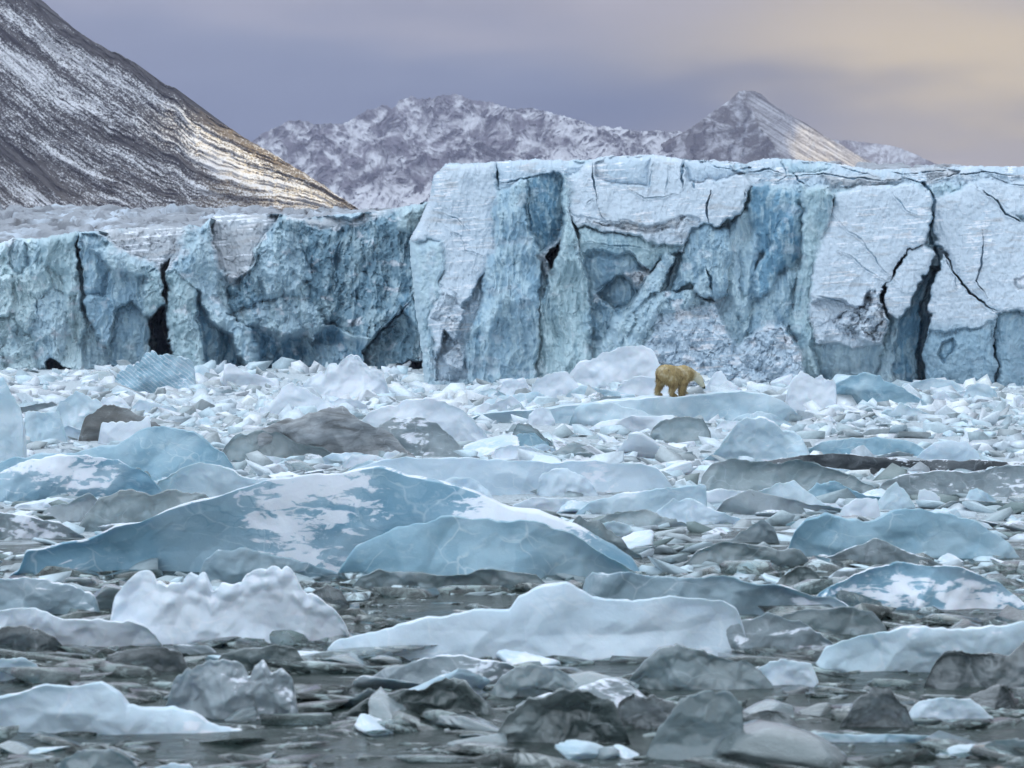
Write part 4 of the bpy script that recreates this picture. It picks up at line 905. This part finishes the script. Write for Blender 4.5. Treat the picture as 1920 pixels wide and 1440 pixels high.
 (F,'pale',1272,[(1520,1255),(1545,1220),(1580,1198),(1650,1184),(1720,1178),(1800,1176),(1870,1172),(1960,1165)],'wide pale grey floe at the right foreground edge',dict(lumps=.03)),
 (B,'gray',1194,[(1446,1180),(1470,1152),(1520,1140),(1580,1139),(1635,1148),(1662,1180)],'smooth grey mound behind the pale grey floe',dict(lumps=.02)),
 (B,'crystal',1296,[(1735,1275),(1755,1240),(1790,1222),(1840,1222),(1880,1230),(1920,1206),(1965,1210)],'sparkling clear block at the right foreground edge',dict(lumps=.10)),
 (B,'gray',1298,[(1180,1275),(1205,1238),(1240,1212),(1268,1206),(1300,1218),(1350,1232),(1400,1242),(1450,1280)],'grey clear block below the right end of the lilac floe',dict(lumps=.08)),
 (B,'lilac',1290,[(1410,1282),(1420,1256),(1445,1240),(1485,1236),(1522,1246),(1534,1276)],'small pinkish white block beside the grey clear block',dict(lumps=.03)),
 (B,'gray',1430,[(1210,1418),(1235,1370),(1262,1330),(1295,1302),(1335,1295),(1375,1303),(1394,1330),(1392,1370),(1400,1415)],'tilted smooth grey slab standing in the bottom right water',dict(steep=3,lumps=.015,nfac=3)),
 (F,'lilac',1388,[(-60,1345),(-20,1308),(40,1300),(90,1286),(130,1280),(190,1282),(225,1300),(240,1322),(300,1330),(370,1340),(420,1362),(455,1380)],'white lilac floe with a humped back at the lower left corner',dict(lumps=.03)),
 (B,'graysnow',1352,[(305,1335),(330,1275),(370,1248),(420,1246),(452,1256),(470,1272),(490,1256),(520,1262),(548,1280),(560,1335)],'lumpy grey white block with a notched top in the left foreground',dict(lumps=.12,popcorn=.04)),
 (B,'dark',1266,[(396,1255),(420,1228),(460,1214),(520,1210),(555,1218),(580,1252)],'dark greenish hump of ice under the knobbly white block',{}),
 (B,'crystal',1266,[(190,1258),(202,1228),(240,1218),(300,1214),(340,1224),(355,1255)],'clear glassy hump left of the dark greenish hump',{}),
 (B,'lilac',1280,[(-40,1265),(0,1238),(40,1232),(68,1244),(84,1270)],'small pale block at the left edge above the humped lilac floe',{}),
 (B,'crystal',1230,[(-40,1210),(0,1180),(35,1172),(70,1178),(105,1195),(125,1222)],'glassy clear block in front of the low white floe at the left edge',{}),
 (B,'gray',1470,[(98,1450),(118,1424),(150,1406),(200,1404),(240,1418),(268,1450)],'grey hump at the bottom edge of the photo on the left',{}),
 (B,'lilac',1475,[(270,1460),(290,1440),(325,1430),(355,1434),(375,1458)],'white lump at the bottom edge right of the grey hump',{}),
 (B,'gray',1314,[(915,1305),(932,1275),(955,1254),(1000,1246),(1045,1256),(1075,1270),(1100,1305)],'grey rounded block below the middle of the lilac floe',dict(lumps=.08)),
 (B,'dark',1350,[(640,1340),(690,1308),(750,1296),(800,1290),(835,1272),(875,1280),(905,1305),(930,1340)],'dark low block in the foreground centre',dict(lumps=.1)),
 (B,'dark',1405,[(920,1392),(950,1345),(990,1315),(1050,1300),(1110,1298),(1150,1322),(1180,1385)],'broad dark grey block left of the sparkling crumbs at the bottom',dict(lumps=.06)),
 (B,'crystal',1372,[(1150,1368),(1160,1318),(1185,1306),(1225,1306),(1262,1318),(1275,1360)],'sparkling clear crumbs between the broad dark block and the tilted slab',dict(lumps=.16)),
 (B,'crystal',1376,[(1388,1370),(1400,1342),(1430,1330),(1470,1334),(1500,1365)],'glittering low crumb right of the tilted grey slab',dict(lumps=.16)),
 (B,'crystal',1370,[(1575,1360),(1600,1318),(1640,1290),(1670,1295),(1700,1325),(1715,1362)],'clear block with a white glint near the bottom right',dict(lumps=.12)),
 (F,'lilac',1360,[(1695,1352),(1715,1322),(1760,1308),(1820,1312),(1865,1348)],'pinkish white low floe near the bottom right corner',{}),
 (F,'pale',1398,[(1490,1392),(1520,1372),(1600,1378),(1700,1376),(1800,1382),(1815,1392)],'thin pale strip of ice near the bottom right corner',dict(dep=.2)),
 (F,'gray',1424,[(1825,1418),(1850,1392),(1900,1386),(1965,1392)],'small grey floe in the bottom right corner',{}),
 (B,'graysnow',1292,[(680,1280),(720,1254),(780,1240),(840,1230),(890,1232),(950,1240),(1015,1272)],'speckled grey block just below the left end of the lilac floe',dict(lumps=.08)),
 (B,'gray',1068,[(1285,1060),(1310,1030),(1345,1018),(1400,1020),(1460,1030),(1500,1028),(1525,1058)],'grey green angular block left of the grey slab with a low peak',dict(nfac=7)),
 (B,'gray',1052,[(1040,1040),(1060,985),(1085,970),(1125,980),(1160,1010),(1190,1035),(1205,1048)],'clear grey block behind the right tip of the huge blue berg',{}),
 (B,'graysnow',1022,[(1360,1018),(1385,1000),(1405,988),(1430,975),(1448,985),(1462,1018)],'small grey peaked block in the dark water lane',{}),
 (B,'gray',1114,[(655,1105),(675,1080),(710,1068),(760,1072),(840,1080),(900,1070),(960,1070),(1005,1080),(1035,1105)],'low clear grey block in the water below the huge blue berg',dict(lumps=.08)),
 (B,'crystal',1144,[(570,1135),(590,1108),(615,1096),(640,1108),(658,1138)],'small clear block right of the knobbly white block',{}),
 (F,'pale',970,[(1080,960),(1120,935),(1180,924),(1240,918),(1290,912),(1330,904),(1352,914),(1345,935),(1325,960)],'smooth pale floe with a raised tongue at its right end',dict(lumps=.03)),
 (F,'white',962,[(960,950),(1000,932),(1060,934),(1120,944),(1150,956)],'flat snow white floe right of the huge blue berg crest',dict(dep=.3)),
 (B,'pale',1010,[(1085,1000),(1110,985),(1150,975),(1180,985),(1195,1006)],'low pale block beside the clear grey block in the middle',{}),
 (B,'gray',960,[(1750,955),(1780,940),(1830,938),(1880,944),(1960,940)],'low grey block at the right edge behind the large pale blue block',{}),
 (B,'dark',1105,[(1450,1098),(1475,1075),(1500,1060),(1525,1068),(1545,1095)],'small dark jagged block left of the blue block with snow',dict(lumps=.12)),
]
bear_floe = None
def unwrap_hero():
    global bear_floe
    for i, (nm, cls, base, prof, label, opt) in enumerate(HERO):
        opt = dict(opt); opt.setdefault('seed', i + 30); opt.pop('stretch', None)
        o = ice_block(nm, cls, base, prof, label, **opt)
        if 'polar bear stands' in label: bear_floe = o
unwrap_hero()

# ------------------------------------------------------------------ broken chunks
def ico(sub):
    bm = bmesh.new(); bmesh.ops.create_icosphere(bm, subdivisions=sub, radius=1.0)
    v = np.array([x.co[:] for x in bm.verts]); f = np.array([[l.index for l in x.verts] for x in bm.faces]); bm.free()
    return v, f
def chunk_shape(rs, v, nplanes=9, noise=0.05):
    """a lump broken along flat planes"""
    n = rs.normal(size=(nplanes, 3)); n /= np.linalg.norm(n, axis=1)[:, None]
    d = rs.uniform(0.35, 0.95, nplanes)
    dot = v @ n.T
    r = np.where(dot > 0.05, d[None] / np.maximum(dot, 0.05), 9).min(1)
    r = np.minimum(r, 1.5)
    q = v * r[:, None]
    q = q + v * (noise * fbm(q[:, 0] * 3 + rs.rand() * 30, q[:, 1] * 3, q[:, 2] * 3, o=3))[:, None]
    return q
rs = np.random.RandomState(4)
CHUNK_V, CHUNK_F = ico(4)
# medium chunks, each an object of its own
PAL = {'far': [('white', .55), ('pale', .3), ('gray', .1), ('graysnow', .05)],
       'mid': [('white', .30), ('pale', .22), ('gray', .22), ('graysnow', .18), ('lilac', .08)],
       'near': [('gray', .40), ('dark', .20), ('graysnow', .14), ('crystal', .12), ('pale', .08), ('lilac', .06)]}
WORD = {'white': 'white', 'pale': 'pale blue', 'gray': 'clear grey', 'graysnow': 'grey and snow flecked', 'lilac': 'milky lilac', 'dark': 'dark glassy', 'crystal': 'glittering clear'}
ZW = {'far': 'frozen rubble below the glacier cliffs', 'mid': 'packed ice of the middle distance', 'near': 'dark water of the foreground'}
shapes = {}
def shape_mesh(cls, k):
    key = (cls, k)
    if key not in shapes:
        r2 = np.random.RandomState(1000 + k * 7 + hash_cls(cls))
        v = chunk_shape(r2, CHUNK_V, 9 + k % 4, 0.05)
        f1, f2, cid = worley(v[:, 0] * 2.2, v[:, 1] * 2.2, v[:, 2] * 2.2, k)
        v = v * (1 + 0.02 * (0.5 - f1) + 0.02 * (cid - 0.5))[:, None]
        o = mesh_obj('ice_chunk', v, CHUNK_F, IM[cls]); shapes[key] = o.data
        bpy.data.objects.remove(o)
    return shapes[key]
def hash_cls(c): return sum(ord(x) for x in c) % 97
CH = []
NCH = {'far': 84, 'mid': 115, 'near': 75}
for zone, (va, vb) in {'far': (708, 850), 'mid': (850, 1060), 'near': (1085, 1430)}.items():
    names, pr_ = zip(*PAL[zone])
    for i in range(NCH[zone]):
        v = va + (vb - va) * rs.rand() ** (1.2 if zone == 'far' else 0.9)
        u = rs.uniform(-10, 1930)
        if zone == 'near' and 640 < u < 1400 and 1110 < v < 1245: v += 130
        if zone == 'far' and 1180 < u < 1360 and 725 < v < 800: u += 260
        cls = names[rs.choice(len(names), p=np.array(pr_) / sum(pr_))]
        px = {'far': rs.uniform(16, 46), 'mid': rs.uniform(24, 95), 'near': rs.uniform(30, 130)}[zone] * (1 if rs.rand() < .8 else 1.4)
        Yc = float(GY(v)); s = px / FPX * Yc * 0.55
        c = P(u, v, Yc)
        o = bpy.data.objects.new('ice_chunk', shape_mesh(cls, int(rs.randint(6)))); COL.objects.link(o)
        flat = rs.uniform(0.35, 0.8) if zone == 'far' else rs.uniform(0.22, 0.5)
        o.scale = (s * rs.uniform(.8, 1.4), s * rs.uniform(.7, 1.2), s * flat)
        o.rotation_euler = (rs.uniform(-.3, .3), rs.uniform(-.3, .3), rs.uniform(0, 6.3))
        o.location = (c[0], c[1], s * flat * rs.uniform(0.0, 0.35))
        CH.append((o, u, v, px, cls, zone))

# low mounds jammed between the bigger blocks
for i in range(46):
    v = 742 + (1010 - 742) * (i / 46) ** 0.9 + rs.uniform(-8, 8); u = rs.uniform(0, 1920)
    if 1170 < u < 1370 and 725 < v < 812: u -= 330
    if 200 < u < 1150 and v > 945: u = 1250 + (u - 200) * .6
    w_ = rs.uniform(60, 190) * (0.7 + (v - 742) / 500); h_ = w_ * rs.uniform(.14, .30)
    k_ = rs.randint(4, 7); xs_ = np.sort(np.concatenate([[0, 1], rs.uniform(.06, .94, k_)])); pk = rs.uniform(.2, .8)
    hh = np.clip(1 - np.abs(xs_ - pk) / np.where(xs_ < pk, pk, 1 - pk) * rs.uniform(.6, .95) + rs.uniform(-.16, .16, len(xs_)), .08, 1)
    hh[0] = hh[-1] = rs.uniform(.05, .25)
    cls = ['pale', 'white', 'pale', 'lilac', 'gray', 'blue', 'graysnow'][rs.choice(7, p=[.28, .24, .12, .10, .12, .06, .08])]
    o = ice_block('ice_block', cls, v, [(u - w_ / 2 + w_ * a_, v - 3 - h_ * b_) for a_, b_ in zip(xs_, hh)], 'x', seed=300 + i, lumps=rs.uniform(.03, .09), nfac=rs.randint(4, 9), steep=rs.uniform(1.6, 2.8))
    WORD.setdefault('blue', 'deep blue'); CH.append((o, u, v, 200, cls, 'mound'))
# every chunk is named by what it floats beside
def short(label):
    for cut in (' in front of', ' below', ' behind', ' at the', ' beside', ' left of', ' right of', ' against', ' across', ' in the', ' just', ' under', ' near', ' above', ' with', ' between', ' on the', ' that', ' leaning', ' spanning', ' rising', ' directly', ' cut off', ' dotted', ' standing'):
        k = label.find(cut)
        if k > 12: label = label[:k]
    return label
HS = [(short(l), 0.5 * (pr[0][0] + pr[-1][0]), b_, pr[-1][0] - pr[0][0]) for _, _, b_, pr, l, _ in HERO]
seen_s = {}
for h in HS: seen_s[h[0]] = seen_s.get(h[0], 0) + 1
HS = [h for h in HS if seen_s[h[0]] == 1]
used_labels = {}
for o, u, v, px, cls, zone in CH:
    size = 'low broad' if zone == 'mound' else 'tiny' if px < 22 else 'small' if px < 34 else 'middling' if px < 55 else 'sizeable' if px < 85 else 'big'
    done = False
    for h in sorted(HS, key=lambda h: (max(0, abs(u - h[1]) - h[3] / 2)) ** 2 + ((v - h[2]) * 3) ** 2)[:6]:
        du, dv = u - h[1], v - h[2]
        rel = ('left of' if du < 0 else 'right of') if abs(du) > h[3] * 0.5 else ('behind' if dv < 0 else 'in front of')
        lab = '%s %s %s %s the %s' % (size, WORD[cls], 'mound' if zone == 'mound' else 'chunk', rel, h[0])
        if lab not in used_labels and len(lab.split()) <= 16:
            used_labels[lab] = 1; done = True; break
    if zone == 'mound':
        if not done: lab = 'low %s mound jammed in the packed ice of the middle distance' % WORD[cls]
        tag(o, lab, 'ice block', None if done else '%s mounds in the packed ice' % WORD[cls]); continue
    if not done: lab = 'loose %s chunk floating in the %s' % (WORD[cls], ZW[zone])
    tag(o, lab, 'ice chunk', '%s chunks in the %s' % (WORD[cls], ZW[zone]))

# ------------------------------------------------------------------ brash ice that nobody could count
def brash(name, label, specs, mat, seed):
    r = np.random.RandomState(seed); v0, f0 = ico(1); v2, f2 = ico(2)
    VV, FF, CC = [], [], []; off = 0
    for (n, va, vb, pa, pb, flat, pal, sub, pw, *wd_) in specs:
        n = int(n * 1.42)
        wide = wd_[0] if wd_ else 1.0
        bv, bf = (v0, f0) if sub == 1 else (v2, f2)
        sh = []
        for _ in range(60):
            bm = bmesh.new(); k_ = 9 if sub == 1 else 14
            p_ = r.uniform(-1, 1, (k_, 3)); p_ /= (np.abs(p_) ** 3).sum(1)[:, None] ** (1 / 3) * r.uniform(0.85, 1.25, k_)[:, None]
            for c_ in p_: bm.verts.new(tuple(c_))
            res = bmesh.ops.convex_hull(bm, input=bm.verts); bmesh.ops.triangulate(bm, faces=bm.faces)
            bm.verts.index_update(); bm.faces.ensure_lookup_table(); bm.verts.ensure_lookup_table()
            lv = np.array([v_.co[:] for v_ in bm.verts]); lf = np.array([[v_.index for v_ in f_.verts] for f_ in bm.faces]); bm.free()
            sh.append((lv * 0.85, lf))
        v = va + (vb - va) * r.rand(n) ** pw; u = r.uniform(-480, 2400, n)
        # gather in drifts: leave lanes of open water
        dens = fbm(u / 260, v / 40 if va > 1000 else v / 22, seed=seed + 1, o=3)
        keep = r.rand(n) < sst(dens, -0.45, 0.15) * 0.9 + 0.1
        u, v = u[keep], v[keep]; n = len(u)
        Yc = GY(v); px = pa * (pb / pa) ** (r.rand(n) ** 2.0); s = px / FPX * Yc * 0.5
        c = P(u, v, Yc)
        pal_a = np.array(pal)
        for i in range(n):
            a = r.uniform(0, 6.3) if wide == 1 else r.normal() * .5; ca, sa = math.cos(a), math.sin(a); t = r.uniform(-1.0, 1.0) / wide ** 2
            qv, bf = sh[r.randint(60)]; q = qv * s[i] * np.array([r.uniform(.8, 1.5) * wide, r.uniform(.7, 1.2), r.uniform(*flat)])
            q = np.stack([q[:, 0] * ca - q[:, 1] * sa, q[:, 0] * sa + q[:, 1] * ca, q[:, 2] + t * q[:, 0] * 0.5], -1)
            q += np.array([c[i, 0], c[i, 1], s[i] * r.uniform(-0.15, 0.15)])
            VV.append(q); FF.append(bf + off); off += len(q)
            k = pal_a[r.randint(len(pal_a))] * r.uniform(0.85, 1.1)
            CC.append(np.repeat(k[None], len(q), 0))
    o = mesh_obj(name, np.concatenate(VV), np.concatenate(FF), mat, color=np.clip(np.concatenate(CC), 0, .88), smooth=False)
    tag(o, label, None, None, 'stuff'); return o
W1, W2, W3 = (.78,.82,.87), (.68,.76,.82), (.58,.70,.76)
G1, G2, G3, G4 = (.19,.245,.245), (.10,.14,.135), (.05,.075,.07), (.40,.48,.51)
F1 = (.42,.47,.49)
M_BRASH = mat_tint('brash_ice', rough=0.35, var=0.22, scales=(3.0, 11.0), bump=(9.0, 0.5, 0.04), spec=0.5)
brash('brash_ice', 'dense field of small broken white and grey ice filling the bay', [
    (10500, 690, 800, 9, 72, (.3, .9), [W1, W1, W2, W2, W3, F1], 1, 0.9),
    (7500, 780, 930, 11, 90, (.2, .6), [W1, W2, W2, W3, W3, G4, F1], 1, 1.0),
    (4200, 900, 1120, 13, 110, (.15, .45), [W2, W3, W3, G4, G4, F1, G1, G1], 2, 1.0)], M_BRASH, 5)
def mat_clear():
    m, b = new_mat('clear_slush_ice')
    at = b.n('ShaderNodeAttribute', attribute_name='tint').outputs['Color']
    tc = b.n('ShaderNodeTexCoord').outputs['Object']
    n1 = b.noise(tc, 6.0, 5, 0.65, 0.8); n2 = b.noise(tc, 22.0, 5, 0.65)
    col = b.n('ShaderNodeVectorMath', operation='SCALE', ins={0: at, 'Scale': b.math('MULTIPLY_ADD', n1, 1.2, 0.7)}).outputs[0]
    clear = b.n('ShaderNodeVectorMath', operation='MULTIPLY_ADD', ins={0: at, 1: (0.9, 0.9, 0.9), 2: (0.40, 0.46, 0.45)}).outputs[0]
    h = b.math('ADD', n1, b.math('MULTIPLY', n2, 0.4))
    cloudy = b.sstep(n1, 0.48, 0.66)
    colm = b.mix(cloudy, clear, col)
    pr = finish(b, colm, 0.10, h, 0.32, 0.05, 0.6, ior=1.31, coat=0.5)
    b.t.links.new(b.math('MULTIPLY', b.math('SUBTRACT', 1.0, cloudy), 0.95), pr.inputs['Transmission Weight'])
    return m
M_SLUSH = mat_clear()
brash('slush_ice', 'dark clear crumbs of half melted ice in the foreground water', [
    (2400, 1050, 1250, 14, 120, (.15, .6), [G1, G1, G2, G3, G4, (.2,.21,.2)], 2, 1.0, 1.4),
    (5000, 1050, 1520, 7, 30, (.2, .6), [G1, G2, G2, G3, G4, F1], 1, 1.0, 1.5),
    (1900, 1200, 1520, 20, 170, (.08, .4), [G1, G1, G2, G3, G2, (.17,.18,.17), (.3,.32,.32)], 2, 1.0, 1.6)], M_SLUSH, 9)

# ------------------------------------------------------------------ water
def water():
    m, b = new_mat('murky_meltwater')
    tc = b.n('ShaderNodeTexCoord').outputs['Object']
    n1 = b.noise(b.mapping(tc, (0.5, 1.1, 1)), 1.2, 5, 0.6); n2 = b.noise(b.mapping(tc, (3, 6, 1)), 1.0, 6, 0.65, 0.5)
    col = b.mix(b.sstep(n1, .35, .7), (0.022, 0.036, 0.033), (0.055, 0.075, 0.068))
    # a skin of fine crushed ice, thick near the cliffs and in patches
    far = b.sstep(b.n('ShaderNodeSeparateXYZ', ins={0: tc}).outputs[1], 25, 75)
    n3 = b.noise(b.mapping(tc, (0.35, 0.8, 1)), 1.0, 7, 0.7, 0.6)
    w = b.math('ADD', n3, b.math('MULTIPLY', far, 0.42))
    sk = b.sstep(w, 0.60, 0.74)
    fine = b.noise(tc, 9.0, 5, 0.7)
    skc = b.mix(b.sstep(fine, .35, .65), (0.42, 0.48, 0.51), (0.74, 0.80, 0.85))
    col = b.mix(b.math('MULTIPLY', sk, 0.9), col, skc)
    rgh = b.math('MULTIPLY_ADD', sk, 0.55, 0.12)
    h = b.math('ADD', b.math('MULTIPLY', n2, 1.0), b.math('MULTIPLY', b.math('MULTIPLY', fine, sk), 1.2))
    finish(b, col, rgh, h, 0.7, 0.12, 0.5, ior=1.33)
    X = np.array([-3000, -60, 60, 3000.]); 
    # one sheet to the horizon, rippled where it is near
    xs = np.concatenate([[-9000, -900], np.linspace(-60, 60, 220), [900, 9000]]); ys = np.concatenate([[-500, 5], np.geomspace(16, 320, 330), [1500, 20000]])
    XX, YY = np.meshgrid(xs, ys)
    fade = sst(YY, 6, 18) * (1 - sst(YY, 200, 300)) * (np.abs(XX) < 61)
    ZZ = fade * 0.035 * (fbm(XX / 1.3, YY / 1.0, seed=61, o=3) + 0.5 * ridge(XX / 2.6, YY / 1.6, seed=64, o=2))
    nx = len(xs); idx = np.arange(XX.size).reshape(XX.shape)
    q = np.stack([idx[:-1, :-1], idx[:-1, 1:], idx[1:, 1:], idx[1:, :-1]], -1).reshape(-1, 4)
    o = mesh_obj('water', np.stack([XX, YY, ZZ], -1).reshape(-1, 3), q, m)
    tag(o, 'dark murky meltwater of the bay between the floating ice', kind='structure')
water()
# ------------------------------------------------------------------ polar bear
def capsule(bm, a, b, ra, rb, n=14):
    a, b = Vector(a), Vector(b)
    for k in range(n + 1):
        t = k / n; p = a.lerp(b, t); r = ra + (rb - ra) * t
        bmesh.ops.create_icosphere(bm, subdivisions=2, radius=r, matrix=Matrix.Translation(p))
def chain(bm, pts, wid=None):
    for (x0, y0, z0, r0), (x1, y1, z1, r1) in zip(pts[:-1], pts[1:]):
        L = (Vector((x0, y0, z0)) - Vector((x1, y1, z1))).length
        capsule(bm, (x0, y0, z0), (x1, y1, z1), r0, r1, max(3, int(L / 0.045)))
def make_bear():
    bm = bmesh.new()
    chain(bm, [(-.24,0,.86,.345), (-.02,0,.83,.36), (.2,0,.79,.345), (.42,0,.785,.34), (.64,0,.83,.325), (.82,0,.81,.275), (1.0,0,.78,.225), (1.17,0,.72,.19), (1.32,0,.64,.17), (1.42,0,.55,.155)])
    chain(bm, [(1.42,0,.55,.155), (1.49,0,.46,.12), (1.58,0,.36,.09), (1.63,0,.295,.074)])
    chain(bm, [(-.22,.14,.82,.25), (-.24,.2,.62,.20), (-.24,.21,.44,.14), (-.38,.2,.24,.10), (-.37,.2,.08,.085), (-.22,.2,.055,.07)])
    chain(bm, [(-.12,-.14,.80,.27), (.0,-.2,.60,.21), (.06,-.21,.46,.15), (-.05,-.21,.25,.10), (.0,-.21,.08,.085), (.15,-.21,.055,.07)])
    chain(bm, [(.60,-.14,.78,.24), (.52,-.2,.56,.17), (.44,-.21,.36,.13), (.40,-.21,.18,.10), (.42,-.21,.07,.085), (.54,-.21,.055,.07)])
    chain(bm, [(.66,.14,.76,.22), (.74,.2,.55,.16), (.82,.2,.34,.12), (.86,.2,.18,.095), (.88,.2,.07,.085), (1.0,.2,.055,.07)])
    for s in (-1, 1):
        capsule(bm, (1.25, s * .145, .79), (1.255, s * .175, .83), .05, .042, 3)      # ears
    capsule(bm, (-.56, 0, .86), (-.60, 0, .70), .06, .035, 6)
    me = bpy.data.meshes.new('tmp'); bm.to_mesh(me); bm.free()
    o = bpy.data.objects.new('tmp', me); COL.objects.link(o)
    md = o.modifiers.new('r', 'REMESH'); md.mode = 'VOXEL'; md.voxel_size = 0.019
    s = o.modifiers.new('s', 'SMOOTH'); s.factor = 0.6; s.iterations = 6
    dg = bpy.context.evaluated_depsgraph_get(); ev = o.evaluated_get(dg)
    em = ev.to_mesh()
    V = np.array([v.co[:] for v in em.vertices]); Nn = np.array([v.normal[:] for v in em.vertices])
    faces = [tuple(p.vertices) for p in em.polygons]
    ev.to_mesh_clear(); bpy.data.objects.remove(o)
    head = sst(V[:, 0] + 0.25 * (0.75 - V[:, 2]), 0.88, 1.18)[:, None]
    n = fbm(V[:, 0] * 9, V[:, 1] * 9, V[:, 2] * 5, o=4)[:, None]; n2 = fbm(V[:, 0] * 3, V[:, 1] * 3, V[:, 2] * 3, seed=4, o=2)[:, None]
    fur = np.array((.44, .33, .165)); fur_d = np.array((.24, .16, .075)); pale = np.array((.66, .57, .40))
    C = fur + (pale - fur) * sst(n2 + n * .5, .15, .6) * .6
    C = C + (fur_d - C) * (sst(n - n2, .15, .7) * .7)
    C = C + (np.array((.68, .62, .48)) - C) * head * .85
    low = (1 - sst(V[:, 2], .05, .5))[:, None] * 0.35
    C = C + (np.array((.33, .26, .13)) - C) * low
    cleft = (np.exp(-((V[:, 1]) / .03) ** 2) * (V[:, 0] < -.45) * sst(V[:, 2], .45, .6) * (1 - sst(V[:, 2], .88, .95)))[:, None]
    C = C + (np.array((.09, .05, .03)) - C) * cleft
    nose = sst(V[:, 0] * .6 - V[:, 2] * .8, .685, .73)[:, None]
    C = C + (np.array((.012, .011, .012)) - C) * nose
    V = V + Nn * (0.010 * n) * (1 - head) + Nn * np.array([[-0.03]]) * cleft
    mb = mat_tint('bear_fur', rough=0.85, var=0.2, scales=(12, 40), bump=(30, 0.6, 0.03), spec=0.1)
    body = mesh_obj('body', V, faces, mb, color=C)
    # shaggy coat: tufts hanging over the body, one child mesh
    rs = np.random.RandomState(3); T = []; TC = []; TF = []; k = 0
    sel = rs.choice(len(V), 15000)
    for i in sel:
        if V[i, 2] < 0.03 or head[i, 0] > 0.75: continue
        p = V[i]; nrm = Nn[i]
        L = (0.045 + 0.05 * (V[i, 2] < .62)) * rs.uniform(.6, 1.3) * (1 - .6 * head[i, 0])
        d = nrm * .5 + np.array((-.25, 0, -1.0)) + rs.normal(size=3) * .25; d /= np.linalg.norm(d)
        sd = np.cross(d, nrm); sd /= (np.linalg.norm(sd) + 1e-6); w = 0.007
        T += [p - sd * w, p + sd * w, p + d * L + nrm * .012]; TF.append((k, k + 1, k + 2)); k += 3
        c = C[i] * rs.uniform(.75, 1.25); TC += [c, c, c * 1.08]
    T = np.array(T); T[:, 2] = np.maximum(T[:, 2], 0.004)
    root = empty('polar_bear'); tag(root, 'yellowish cream polar bear walking right with its head lowered on the blue grey floe', 'polar bear')
    body.parent = root
    coat = mesh_obj('fur', T, np.array(TF), mb, root, color=np.clip(np.array(TC), 0, .9), smooth=False)
    mk, b = new_mat('black_skin'); finish(b, (0.012, 0.011, 0.012, 1), 0.3, spec=0.6)
    def blob(name, c, r, sc=(1, 1, 1)):
        bm = bmesh.new(); bmesh.ops.create_icosphere(bm, subdivisions=3, radius=r)
        bmesh.ops.scale(bm, vec=sc, verts=bm.verts); bmesh.ops.translate(bm, vec=c, verts=bm.verts)
        me = bpy.data.meshes.new(name); bm.to_mesh(me); bm.free(); me.materials.append(mk)
        o = bpy.data.objects.new(name, me); COL.objects.link(o); o.parent = root; return o
    for s in (-1, 1): blob('eye', (1.53, s * .09, .485), .019)
    blob('nose', (1.665, 0, .25), .042, (1, 1.15, .8))
    for s in (-1, 1): blob('inner_ear', (1.275, s * .178, .805), .022, (1, .8, 1.1))
    # claws on the near paws
    for (x, y) in ((.21, -.21), (.60, -.21)):
        for j in (-1, 0, 1): blob('claw', (x, y + j * .03, .025), .012, (2.2, .7, .8))
    return root
bear = make_bear()
def place_bear():
    bpy.context.view_layer.update()
    dg = bpy.context.evaluated_depsgraph_get()
    Yc = bear_floe.location.y - 0.35
    th = math.radians(35); h = Vector((math.cos(th), math.sin(th), 0)); l = Vector((-math.sin(th), math.cos(th), 0))
    cx = float(P(1254, 742, Yc)[0])
    mw = bear_floe.matrix_world; inv = mw.inverted()
    def hgt(x, y):
        ok, lo, nn, _ = bear_floe.ray_cast(inv @ Vector((x, y, 20)), Vector((0, 0, -1)))
        return (mw @ lo).z if ok else 0.0
    feet = [Vector((-.3, .2, 0)), Vector((.06, -.2, 0)), Vector((.48, -.2, 0)), Vector((.94, .2, 0))]
    c = Vector((cx, Yc, 0))
    pts = []
    for f in feet:
        p = c + h * f.x + l * f.y; pts.append((f.x, f.y, hgt(p.x, p.y)))
    A = np.array([[a, b_, 1] for a, b_, _ in pts]); zz = np.array([p[2] for p in pts])
    sol, *_ = np.linalg.lstsq(A, zz, rcond=None)
    sol[0] = max(-.14, min(.14, sol[0])); sol[1] = max(-.1, min(.1, sol[1]))
    z0 = np.mean(zz - A[:, 0] * sol[0] - A[:, 1] * sol[1])
    fx = Vector((h.x, h.y, sol[0])).normalized(); ly = Vector((l.x, l.y, sol[1])); ly = (ly - fx * ly.dot(fx)).normalized(); up = fx.cross(ly)
    M = Matrix((fx, ly, up)).transposed().to_4x4(); M.translation = Vector((cx, Yc, z0 - 0.015))
    bear.matrix_world = M
    print('bear feet', [round(p[2], 2) for p in pts], 'at', cx, Yc, z0)
place_bear()

# ------------------------------------------------------------------ air
def box_mesh(name, x0, x1, y0, y1, z0, z1, mat):
    v = [(x, y, z) for x in (x0, x1) for y in (y0, y1) for z in (z0, z1)]
    f = [(0, 1, 3, 2), (4, 6, 7, 5), (0, 4, 5, 1), (2, 3, 7, 6), (0, 2, 6, 4), (1, 5, 7, 3)]
    return mesh_obj(name, v, f, mat, smooth=False)
def haze():
    m, b = new_mat('thin_lavender_haze')
    pv = b.n('ShaderNodeVolumePrincipled', ins={'Color': (0.70, 0.70, 0.95, 1), 'Density': 7.6e-5, 'Anisotropy': 0.2})
    b.t.links.new(pv.outputs[0], b.n('ShaderNodeOutputMaterial').inputs['Volume'])
    o = box_mesh('haze', -9500, 9500, -600, 10000, -2.0, 1500, m)
    tag(o, 'thin lavender haze in the air between the glacier and the far mountains', kind='stuff')
haze()

glacier.location = (20, 190, 0)
for ch in glacier.children: ch.location = (-20, -190, 0)
